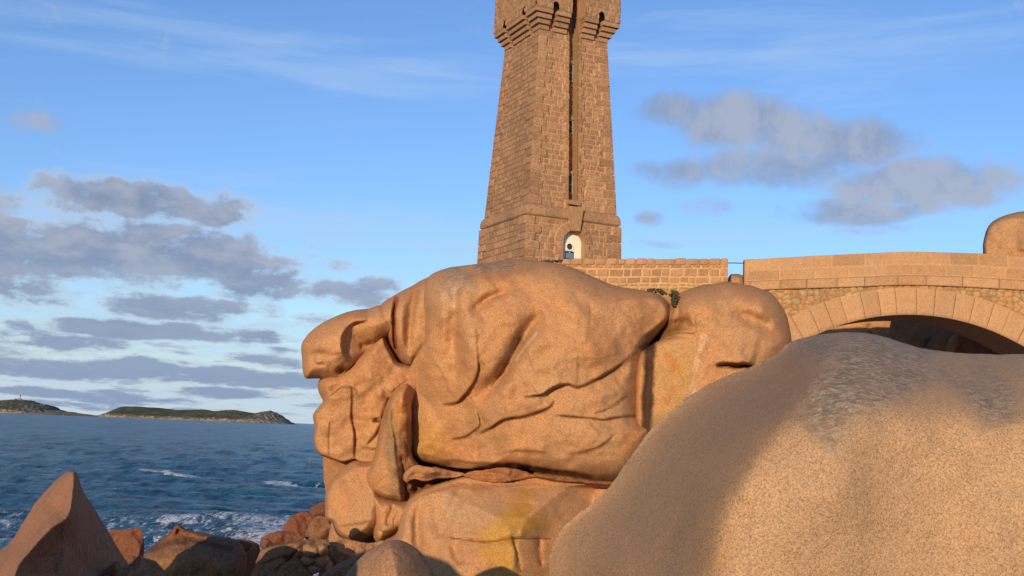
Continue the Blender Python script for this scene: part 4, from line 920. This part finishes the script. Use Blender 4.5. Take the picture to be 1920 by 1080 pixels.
# individual cap stones with rounded tops
mc = MB(); rnd = random.Random(9); x = wx0+.01
while x < wx1-.1:
    w = rnd.uniform(.34, .60); w = min(w, wx1-x)
    if w < .15: break
    k = rnd.uniform(.85, 1.15)
    mc.box(x+.03-ox[0], x+w-.03-ox[0], -.10, .58, wtop-.30-6.0, wtop-6.0+rnd.uniform(-.03, .03), .06, (k, k, k)); x += w
v, f, c = merge(parts); link_mesh('masonry', v, f, M_ASHLAR, wall, col=c)
mc.v = [(a, b_, c_+(a+ox[0]-wx0)*SLW) for a, b_, c_ in mc.v]
mc.build('coping_stones', M_ASHLAR, wall, smooth=True)

# ------------------------------------------------------------------ bridge
BY = 52.0
def bz(u, v): p = P(u, v, BY); return p[0], p[2]
bx0 = bz(1397, 487)[0]; bx1 = bz(2300, 500)[0]
topc = [bz(u, v) for u, v in ((1397, 487), (1550, 478.5), (1700, 471.5), (1840, 475), (1920, 481), (2100, 494), (2300, 512))]
botc = [bz(u, v) for u, v in ((1397, 546), (1450, 543), (1580, 539.5), (1690, 535), (1780, 537), (1920, 545), (2100, 557), (2300, 574))]
tX = np.array([p[0] for p in topc]); tZ = np.array([p[1] for p in topc]); bX = np.array([p[0] for p in botc]); bZ_ = np.array([p[1] for p in botc])
bridge = empty('stone_bridge', (bz(1715, 640)[0], BY, bz(1715, 700)[1]))
tag(bridge, 'single-arch pink granite footbridge with solid ashlar parapet, right of the tower', 'bridge')
og = np.array(bridge.location)
def smooth_interp(x, xs, zs):
    xs2 = np.linspace(xs[0], xs[-1], 200); z2 = np.interp(xs2, xs, zs); k = np.ones(15)/15
    zp = np.concatenate([np.full(7, z2[0]), z2, np.full(7, z2[-1])]); z3 = np.convolve(zp, k, 'valid'); return np.interp(x, xs2, z3)
st = .045
nx = int((bx1-bx0)/st); N_ = 36
Xr = np.linspace(bx0, bx1, nx); top_z = smooth_interp(Xr, tX, tZ); bot_z = smooth_interp(Xr, bX, bZ_)
S, X = np.meshgrid(np.linspace(0, 1, N_), Xr, indexing='ij'); S = S.ravel(); X = X.ravel()
tz = np.tile(top_z, N_); bz_v = np.tile(bot_z, N_); Z = bz_v+(tz-bz_v)*S
rws = [0, .30, .64, 1.0]
e, hs, ri = masonry(X, S*1.45, [q*1.45 for q in rws], (1.25, 1.75), 140)
rg = fbm(np.stack([X*5, Z*5, 0*X], 1), 3, 141)
r = ss(e, 0, .03)*.035+.008*rg+np.where(ri == 0, .08, 0)
wst = fbm(np.stack([X*.5, Z*1.2, 0*X], 1), 4, 33, .6); br = .84+.22*hs+.03*rg+.12*wst; jt = (1-ss(e, .010, .035))[:, None]
colb = np.stack([br, br*(.99+.03*hs), br*(.98+.06*hs)], 1)*(1-jt)+jt*np.array([1.15, 1.2, 1.15])*np.where((ri == 0)[:, None], .35, 1)
PT = .45   # parapet thickness
PF = [(np.stack([X, BY-r, Z], 1)-og, grid_faces(nx, N_), colb)]
# top and back of the parapet, underside of the cornice, left end
def strip(xs, ya, za, yb, zb, flip=False, cc=(1, 1, 1)):
    n = len(xs); V = np.concatenate([np.stack([xs, np.full(n, ya), za], 1), np.stack([xs, np.full(n, yb), zb], 1)])-og
    fs = [(i, i+1, n+i+1, n+i) for i in range(n-1)]
    if flip: fs = [q[::-1] for q in fs]
    return V, fs, np.ones((2*n, 3))*np.array(cc)
PF.append(strip(Xr, BY-.02, top_z, BY+PT, top_z)); PF.append(strip(Xr, BY+PT, top_z, BY+PT, top_z-1.0)); PF.append(strip(Xr, BY-.11, bot_z, BY+.1, bot_z, True))
m = MB(); m.box(bx0-.0, bx0+.3, BY-.015, BY+PT-.003, bot_z[0]-.3, top_z[0]-.004, .0); bv = np.array(m.v)-og; PF.append((bv, m.f, np.ones((len(bv), 3))))
v, f, c = merge(PF); link_mesh('parapet', v, f, M_ASHLAR, bridge, col=c)
# arch ring of voussoirs: circle through three points of the intrados
p1, p2, p3 = [np.array(bz(*q)) for q in ((1530, 628), (1712, 590), (1920, 650))]
A_ = np.array([[2*(p2-p1)[0], 2*(p2-p1)[1]], [2*(p3-p2)[0], 2*(p3-p2)[1]]]); B_ = np.array([p2@p2-p1@p1, p3@p3-p2@p2]); cc_ = np.linalg.solve(A_, B_)
Ri = np.linalg.norm(p1-cc_); Re = Ri+1.27
print('arch centre', cc_, 'R', Ri)
a0, a1 = R(180-42), R(42); BW = 3.2
ar = MB(); nv = 17; rnd = random.Random(3)
import itertools
edges_ = []; t = a0; 
avg = (1.0*0.80)/Ri
while t > a1: edges_.append(t); t -= avg*rnd.uniform(.86, 1.14)
edges_.append(t)
varr = []
for i in range(len(edges_)-1):
    ta, tb = edges_[i]-.0008, edges_[i+1]+.0008
    nr, na = 22, 14
    Rg, Ag = np.meshgrid(np.linspace(0, 1, nr), np.linspace(0, 1, na), indexing='ij'); Rg = Rg.ravel(); Ag = Ag.ravel()
    rad = Ri+(Re-Ri)*Rg; an = ta+(tb-ta)*Ag
    ed = np.minimum(np.minimum(Ag, 1-Ag)*abs(tb-ta)*Ri, np.minimum(Rg, 1-Rg)*(Re-Ri))
    x = cc_[0]+rad*np.cos(an); z = cc_[1]+rad*np.sin(an)
    rg = fbm(np.stack([x*4, z*4, 0*x+i], 1), 3, 150)
    k = rnd.uniform(.9, 1.1)
    rr2 = .03+ss(ed, 0, .03)*.035+.02*rg*ss(ed, 0, .08)-.05*np.clip(1-Rg*(Re-Ri)/.16, 0, 1)
    V = np.stack([x, BY-rr2-.03*rnd.random(), z], 1)-og
    g = k+.03*rg
    cV = np.stack([g, g, g], 1)
    fs = grid_faces(na, nr)
    varr.append((V, fs, cV))
    # sides and soffit lip
    j0 = np.arange(na)
    lip = V[j0].copy(); lip[:, 1] = .10
    vv = np.concatenate([V[j0], lip]); varr.append((vv, [(q, na+q, na+q+1, q+1) for q in range(na-1)], np.ones((2*na, 3))*k))
    for side in (0, na-1):
        jj = np.arange(nr)*na+side; b_ = V[jj].copy(); b_[:, 1] = .10; vv = np.concatenate([V[jj], b_]); varr.append((vv, [(q, nr+q, nr+q+1, q+1) for q in range(nr-1)], np.ones((2*nr, 3))*.7))
v, f, c = merge(varr); link_mesh('arch_ring', v, f, M_ASHLAR, bridge, col=c)
# barrel vault and back face
tt = np.linspace(a0, a1, 60); V = []; 
for y in (0.05, BW):
    for t in tt: V.append((cc_[0]+(Ri+.01)*math.cos(t)-og[0], y, cc_[1]+(Ri+.01)*math.sin(t)-og[2]))
fs = [(i, i+1, 60+i+1, 60+i) for i in range(59)]
link_mesh('vault', np.array(V), fs, M_TOWER, bridge, col=np.ones((120, 3))*.8)
# spandrels of rubble: panel between cornice and extrados
st = .05; xa, xb = bz(1415, 560)[0], bz(2250, 560)[0]; nx = int((xb-xa)/st); zlo = bz(1480, 640)[1]; nz = int((9.2-zlo)/st)
zhi = max(bot_z)+.03
nz = int((zhi-zlo)/st)
T, X = np.meshgrid(np.linspace(zlo, zhi, nz), np.linspace(xa, xb, nx), indexing='ij'); T = T.ravel(); X = X.ravel()
rng = np.random.RandomState(8)
sx = np.arange(xa-.3, xb+.3, .36); sz = np.arange(zlo-.3, zhi+.3, .24); SX, SZ = np.meshgrid(sx, sz); SX = (SX+rng.uniform(-.14, .14, SX.shape)).ravel(); SZ = (SZ+rng.uniform(-.09, .09, SZ.shape)).ravel()
hsv = rng.rand(len(SX)); f1 = np.full(len(X), 9.); f2 = np.full(len(X), 9.); hh_ = np.zeros(len(X))
for i in range(len(SX)):
    d = np.hypot((X-SX[i])*.8, (T-SZ[i])*1.15); k1 = d < f1; f2 = np.where(k1, f1, np.minimum(f2, d)); hh_ = np.where(k1, hsv[i], hh_); f1 = np.where(k1, d, f1)
e = f2-f1; rad = np.hypot(X-cc_[0], T-cc_[1]); ztop = np.interp(X, Xr, bot_z)+.02
keep = (rad > Re-.12) & (T < ztop+.04)
rg = fbm(np.stack([X*6, T*6, 0*X], 1), 3, 160)
r = ss(e, .01, .07)*(.05+.05*hh_+.04*rg); br = .75+.45*hh_+.1*rg; mort = (1-ss(e, .015, .05))[:, None]
gr = (hh_ > .78)[:, None]*np.array([-.28, -.05, .1])
cs_ = (np.stack([br, br, br*.95], 1)+gr)*(1-mort)+mort*np.array([.62, .55, .38])
link_mesh('spandrel', np.stack([X, BY+.06-r, T], 1)-og, grid_faces(nx, nz, keep), M_ASHLAR, bridge, col=cs_)
# solid core behind the faces, deck
m = MB(); nn = 60; xs = np.linspace(bx0+.02, bx1, nn)
zt_ = np.interp(xs, Xr, bot_z)-.02
def lowz(x):
    d = abs(x-cc_[0]); return cc_[1]+math.sqrt(max((Ri+.3)**2-d*d, 0)) if d < Ri*math.cos(R(42)) else og[2]-1
vs = []; 
for x, z in zip(xs, zt_):
    zl = min(lowz(x), z-.02)
    vs += [(x, BY+.16, zl), (x, BY+.16, z), (x, BY+BW, z), (x, BY+BW, zl)]
fs = []
for i in range(nn-1):
    a = 4*i; fs += [(a, a+4, a+5, a+1), (a+1, a+5, a+6, a+2), (a+2, a+6, a+7, a+3), (a+3, a+7, a+4, a)]
m.add(vs, fs+[(0, 1, 2, 3)]); bv = np.array(m.v)-og
link_mesh('deck', bv, m.f, M_TOWER, bridge, col=np.ones((len(bv), 3)), smooth=False)

# rope barrier across the gap
rp = MB(); a = P(1364, 493, 52.2); b = P(1399, 493.5, 52.2)
rp.tube(a, b, .022, 8)
o = rp.build('rail_bar', M_IRON); tag(o, 'thin dark rail across the gap between the low wall and the bridge parapet', 'railing')

# ------------------------------------------------------------------ moss cushions
def moss_mat():
    m, N, L, b = nodes_of('moss'); tc = N.new('ShaderNodeTexCoord'); n = N.new('ShaderNodeTexNoise'); n.inputs['Scale'].default_value = 12; L.new(tc.outputs['Object'], n.inputs['Vector'])
    r = N.new('ShaderNodeValToRGB'); r.color_ramp.elements[0].position = .35; r.color_ramp.elements[0].color = (.03, .03, .014, 1); r.color_ramp.elements[1].position = .65; r.color_ramp.elements[1].color = (.10, .085, .03, 1)
    L.new(n.outputs[0], r.inputs[0]); L.new(r.outputs[0], b.inputs['Base Color']); b.inputs['Roughness'].default_value = 1
    return m
M_MOSS = moss_mat()
def moss(label, spots, Y, seed):
    m = MB(); rnd = random.Random(seed); import bmesh
    for (u, v, ru, rv, n) in spots:
        for _ in range(n):
            a = rnd.uniform(0, 6.28); q = math.sqrt(rnd.random()); p = P(u+ru*q*math.cos(a), v+rv*q*math.sin(a), Y+rnd.uniform(-.25, .25))
            bm = bmesh.new(); bmesh.ops.create_icosphere(bm, subdivisions=1, radius=rnd.uniform(.025, .075)); k = rnd.uniform(.5, 1.6)
            m.add([(p[0]+w.co.x*rnd.uniform(.8, 1.2), p[1]+w.co.y, p[2]+w.co.z*rnd.uniform(.5, .9)) for w in bm.verts], [tuple(w.index for w in f.verts) for f in bm.faces], (k, k, k)); bm.free()
    o = m.build('moss_cushion', M_MOSS, smooth=True); tag(o, label, 'moss', 'moss cushions on the cliff top')
moss('dark green moss tuft hanging in the cleft at the right tip of the great boulder', [(1264, 552, 9, 8, 70), (1264, 566, 6, 9, 50)], 48.4, 1)
moss('low moss cushion under the wall, left of the moss tuft in the cleft', [(1228, 545, 16, 4, 50), (1243, 549, 8, 4, 25)], 49.6, 2)
moss('thin grass and moss strip at the foot of the tower, left of its door', [(1030, 490, 17, 2, 50), (1048, 489, 8, 2, 25)], 50.5, 3)

# ------------------------------------------------------------------ ground
SEA = -9.0
def ground_h(x, y):
    z = -2.2-np.clip(y-4, 0, 60)*0.17
    z = z-ss(y, 52, 80)*4
    z = z-ss(-x, 14, 40)*6
    plateau = ss(y, 53.5, 55.5)*ss(x, -2.4, -.6)*(1-ss(y, 75, 95))*(1-ss(x, 11, 13))
    z = z*(1-plateau)+8.1*plateau
    right = ss(x, 24, 28)*ss(y, 48, 55)*(1-ss(y, 80, 110)); z = z*(1-right)+6.5*right
    z = np.where((y > 100) | (x < -45), np.minimum(z, SEA-2.5), z)
    z = z-ss(y, 80, 130)*6-ss(-y, 30, 120)*0
    return z
gx = np.linspace(-70, 90, 200); gy = np.linspace(-60, 150, 200)
Yg, Xg_ = np.meshgrid(gy, gx, indexing='ij'); Xg_ = Xg_.ravel(); Yg = Yg.ravel()
zg = ground_h(Xg_, Yg)+.35*fbm(np.stack([Xg_*.3, Yg*.3, 0*Xg_], 1), 4, 7)
o = link_mesh('ground', np.stack([Xg_, Yg, zg], 1), grid_faces(200, 200), M_SHORE, col=np.ones((40000, 3)), origin=(0, 0, 0)); tag(o, kind='structure')

# ------------------------------------------------------------------ sea
def sea_mat():
    m, N, L, b = nodes_of('sea_water')
    tc = N.new('ShaderNodeTexCoord'); co = tc.outputs['Object']
    def mapn(sx, sy, rz=0.0):
        n = N.new('ShaderNodeMapping'); n.inputs['Scale'].default_value = (sx, sy, 1); n.inputs['Rotation'].default_value = (0, 0, rz); L.new(co, n.inputs[0]); return n.outputs[0]
    def noise(vec, s, d, r=.6, dist=0.0):
        n = N.new('ShaderNodeTexNoise'); n.inputs['Scale'].default_value = s; n.inputs['Detail'].default_value = d; n.inputs['Roughness'].default_value = r; n.inputs['Distortion'].default_value = dist; L.new(vec, n.inputs['Vector']); return n.outputs[0]
    def mr(x, a, c, lo=0.0, hi=1.0):
        n = N.new('ShaderNodeMapRange'); n.inputs[1].default_value = a; n.inputs[2].default_value = c; n.inputs[3].default_value = lo; n.inputs[4].default_value = hi; L.new(x, n.inputs[0]); return n.outputs[0]
    def mth(op, a, c):
        n = N.new('ShaderNodeMath'); n.operation = op
        for i, x in ((0, a), (1, c)):
            if isinstance(x, (int, float)): n.inputs[i].default_value = x
            else: L.new(x, n.inputs[i])
        return n.outputs[0]
    w0 = noise(mapn(.05, .03, R(5)), 1, 4, .6); w1 = noise(mapn(.34, .20, R(8)), 1, 6, .70, .3); w2 = noise(mapn(1.3, .8, R(-6)), 1, 5, .6, .3); w3 = noise(mapn(.02, .008), 1, 3)
    # long light and dark streaks: wave shading painted into the colour, larger farther out
    wB = noise(mapn(.42, .045, R(17)), 1, 5, .64, .2); wC = noise(mapn(.13, .010, R(17)), 1, 5, .66, .2)
    vl = N.new('ShaderNodeVectorMath'); vl.operation = 'LENGTH'; L.new(co, vl.inputs[0]); dist_ = vl.outputs['Value']
    fB = mr(dist_, 110, 260); fC = mr(dist_, 400, 900)
    def mixf(f, a, c):
        n = N.new('ShaderNodeMix'); n.data_type = 'FLOAT'; L.new(f, n.inputs[0]); L.new(a, n.inputs[2]); L.new(c, n.inputs[3]); return n.outputs[0]
    mx = N.new('ShaderNodeMix'); mx.data_type = 'RGBA'; L.new(mr(mixf(fC, mixf(fB, mth('ADD', mth('MULTIPLY', w1, .66), mth('MULTIPLY', w2, .34)), wB), wC), .43, .56), mx.inputs[0])
    pass
    mx.inputs[6].default_value = (0.004, 0.036, 0.080, 1); mx.inputs[7].default_value = (0.034, 0.158, 0.245, 1)
    # foam
    at = N.new('ShaderNodeAttribute'); at.attribute_name = 'foam'
    fn = noise(mapn(1.9, .6), 1, 7, .72, .4); fm = mr(mth('ADD', at.outputs['Fac'], mth('MULTIPLY', mth('SUBTRACT', fn, .5), 2.2)), .62, .85)
    mf = N.new('ShaderNodeMix'); mf.data_type = 'RGBA'; L.new(fm, mf.inputs[0]); L.new(mx.outputs[2], mf.inputs[6]); mf.inputs[7].default_value = (.62, .66, .70, 1)
    L.new(mf.outputs[2], b.inputs['Base Color']); L.new(mr(fm, 0, 1, .22, .8), b.inputs['Roughness']); b.inputs['IOR'].default_value = 1.33; b.inputs['Specular IOR Level'].default_value = .05
    hh = mth('ADD', mth('MULTIPLY', w1, 2.2), mth('MULTIPLY', w2, .6)); hh = mth('ADD', hh, mth('MULTIPLY', fn, .10))
    bp = N.new('ShaderNodeBump'); bp.inputs['Distance'].default_value = 1.0; bp.inputs['Strength'].default_value = 0.9; L.new(hh, bp.inputs['Height']); L.new(bp.outputs[0], b.inputs['Normal'])
    return m
M_SEA = sea_mat()
offs = np.concatenate([np.array([600, 450, 350, 300]), np.arange(275, 2, -1.1), np.array([1.6, 1.2, .8, .5, .3, .2])]); dist = 9.0*F/offs
az = np.concatenate([np.arange(-80, -26, 3.0), np.arange(-26, -6.5, .042), np.arange(-6, 81, 3.0)])
D_, A__ = np.meshgrid(dist, np.radians(az), indexing='ij'); D_ = D_.ravel(); A__ = A__.ravel()
Xs = D_*np.sin(A__); Ys = D_*np.cos(A__)
zs_ = np.zeros(len(Xs)); rng = np.random.RandomState(12)
att = np.clip(1-(D_-120)/500, 0, 1)
for i in range(26):
    lam = 3.0*1.22**(i % 13)*(1+.2*rng.rand()); th = R(70+rng.uniform(-40, 40)); kx, ky = math.cos(th)*2*math.pi/lam, math.sin(th)*2*math.pi/lam
    ph = rng.rand()*6.28; s = np.sin(kx*Xs+ky*Ys+ph); lim = np.clip((lam-1.2*1.1*D_**2/(9*F))/lam*2, 0, 1)
    zs_ += lim*.006*lam**.9*(1-np.abs(s))*1.6
foam = np.zeros(len(Xs)); 
pu = np.array([0.0]); 
rel = np.stack([Xs, Ys, np.full(len(Xs), SEA)], 1); cz = rel@fwd; Uu = 960+F*(rel@rt)/cz; Vv = 540-F*(rel@up)/cz
for pts, w, amp in (([(240, 899), (290, 899), (330, 908), (385, 912)], 3.2, 1.15), ([(490, 919), (540, 922), (582, 926), (610, 918)], 3.2, 1.1), ([(55, 897), (110, 896)], 1.8, .8), ([(380, 910), (440, 913)], 1.3, .6), ([(270, 1000), (380, 998), (450, 990), (530, 988), (560, 980)], 9, .85), ([(0, 1000), (20, 1008)], 10, .9), ([(400, 985), (520, 975)], 5, .6)):
    wz = fbm(np.stack([Xs*.12, Ys*.05, 0*Xs], 1), 3, 44); dd, _, _, _, tq = seg_dist(Uu, Vv+wz*3, catmull(pts, 10, False), False); foam = np.maximum(foam, amp*(np.clip(np.minimum(tq, 1-tq)*5, 0, 1)**.5)*(1+.5*wz)*np.exp(-(dd/w)**2))
foam = np.maximum(foam, .30*ss(Vv, 925, 990)*(D_ < 400)); foam = np.maximum(foam, .60*ss(Vv, 960, 1000)*(D_ < 300)); foam = np.maximum(foam, .85*ss(Vv, 975, 1000)*ss(Uu, 330, 480)*(D_ < 300))
zs_ += .35*np.clip(foam-.6, 0, 1)
ns = len(az)
o = link_mesh('sea', np.stack([Xs, Ys, SEA+zs_], 1), grid_faces(ns, len(dist)), M_SEA, origin=(0, 0, SEA), extra={'foam': foam}); tag(o, kind='structure')

# ------------------------------------------------------------------ islands
def island_mat():
    m, N, L, b = nodes_of('island_ground'); tc = N.new('ShaderNodeTexCoord'); sp = N.new('ShaderNodeSeparateXYZ'); L.new(tc.outputs['Object'], sp.inputs[0])
    def noise(s, d=6, r=.65):
        n = N.new('ShaderNodeTexNoise'); n.inputs['Scale'].default_value = s; n.inputs['Detail'].default_value = d; n.inputs['Roughness'].default_value = r; L.new(tc.outputs['Object'], n.inputs['Vector']); return n.outputs[0]
    n1 = noise(.012); n2 = noise(.05)
    def mr(x, a, c, lo=0.0, hi=1.0):
        n = N.new('ShaderNodeMapRange'); n.inputs[1].default_value = a; n.inputs[2].default_value = c; n.inputs[3].default_value = lo; n.inputs[4].default_value = hi; L.new(x, n.inputs[0]); return n.outputs[0]
    def mix(f, a, c):
        n = N.new('ShaderNodeMix'); n.data_type = 'RGBA'; L.new(f, n.inputs[0])
        for i, x in ((6, a), (7, c)):
            if isinstance(x, tuple): n.inputs[i].default_value = (*x, 1)
            else: L.new(x, n.inputs[i])
        return n.outputs[2]
    g = mix(mr(n1, .4, .6), (.085, .095, .055), (.14, .13, .08)); rk = mix(mr(n2, .35, .65), (.12, .105, .085), (.42, .34, .25))
    at = N.new('ShaderNodeAttribute'); at.attribute_name = 'rockiness'
    ad = N.new('ShaderNodeMath'); ad.operation = 'MULTIPLY_ADD'; L.new(n2, ad.inputs[0]); ad.inputs[1].default_value = 2.0; L.new(at.outputs['Fac'], ad.inputs[2])
    c = mix(mr(ad.outputs[0], 1.42, 1.62), g, rk)
    L.new(c, b.inputs['Base Color']); b.inputs['Roughness'].default_value = 1; b.inputs['Specular IOR Level'].default_value = .05
    bp = N.new('ShaderNodeBump'); bp.inputs['Distance'].default_value = 14; L.new(n2, bp.inputs['Height']); L.new(bp.outputs[0], b.inputs['Normal'])
    return m
M_ISL = island_mat()
def island(sil, D, depth, seed, rocky, name='island'):
    us = np.array([p[0] for p in sil], float); nu = 420; U = np.linspace(us[0], us[-1], nu)
    zt = np.array([P(u, v, D)[2]-SEA for u, v in sil]); Zs = np.interp(U, us, zt); Zs = np.maximum(Zs, 0)
    rk = np.interp(U, [p[0] for p in rocky], [p[1] for p in rocky])
    nd = 60; t = np.linspace(-1, 1, nd)
    Tg, Ug = np.meshgrid(t, U, indexing='ij'); Tg = Tg.ravel(); Ug = Ug.ravel(); Zg_ = np.tile(Zs, nd)
    X = np.array([P(u, 785, D)[0] for u in U]); Xg = np.tile(X, nd)
    wv = .55+.45*ss(np.minimum(Ug-us[0], us[-1]-Ug), 0, 60)
    Yg = D+Tg*depth*wv
    p = np.stack([Xg/60, Yg/60, 0*Xg], 1); n = fbm(p, 5, seed, .6); n2 = fbm(p*4, 4, seed+3, .6)
    sh = prof((1-np.abs(Tg))*1.25)
    cliff = ss(1-np.abs(Tg), 0, .10)*.35
    shp = np.where(1-np.abs(Tg) < .9, cliff+(1-.35)*ss(1-np.abs(Tg), .05, .95), 1)
    Z = SEA-1+(Zg_+1)*shp+(n*5+np.tile(rk, nd)*n2*14)*ss(1-np.abs(Tg), 0, .2)*np.clip(Zg_/30, 0, 1)*(.5+.5*(np.abs(Tg) > .15))
    rock_ = np.tile(rk, nd)*.7+(1-ss(Z-SEA+14*n2+10*n, 4, 26))*.75
    o = link_mesh(name, np.stack([Xg, Yg, Z], 1), grid_faces(nu, nd), M_ISL, extra={'rockiness': rock_}, origin=(X.mean(), D, SEA)); tag(o, kind='structure'); return o
island([(196, 778.5), (213, 770), (233, 762), (260, 762.5), (300, 765), (333, 769), (383, 768), (400, 771), (437, 769), (467, 773.5), (480, 775.5), (493, 772), (507, 770.5), (520, 776), (533, 785), (548, 795)], 7000, 420, 3, [(196, .1), (400, .1), (430, .35), (445, .4), (465, .15), (485, .7), (548, 1)])
island([(-180, 760), (-120, 748), (-60, 745), (-20, 750), (0, 751), (30, 749), (50, 751), (70, 757), (85, 760), (100, 769), (120, 772), (150, 776.5), (190, 780), (198, 783)], 6800, 420, 8, [(-180, .1), (0, .2), (40, .4), (80, .6), (198, 1)])
fl = empty('distant_lighthouse', tuple(P(37, 751, 6750))); tag(fl, 'tiny grey lighthouse with low keeper house on the hazy left island', 'lighthouse')
m = MB(); s = 6750/F
m.tube((0, 0, 0), (0, 0, 9*s), 1.0*s, 12); m.tube((0, 0, 9*s), (0, 0, 10*s), 1.4*s, 12); m.tube((0, 0, 10*s), (0, 0, 11.2*s), .7*s, 10)
M_FAR = plain('far_masonry', (.22, .2, .2), .9); m.build('tower', M_FAR, fl, smooth=False)
m = MB(); m.box(-10*s, 4*s, -2*s, 3*s, -2*s, 2.2*s); m.add([(-10*s, -2*s, 2.2*s), (4*s, -2*s, 2.2*s), (4*s, .5*s, 3.6*s), (-10*s, .5*s, 3.6*s), (4*s, 3*s, 2.2*s), (-10*s, 3*s, 2.2*s)], [(0, 1, 2, 3), (3, 2, 4, 5)]); m.build('keeper_house', M_FAR, fl)
print('objects', len(bpy.data.objects))
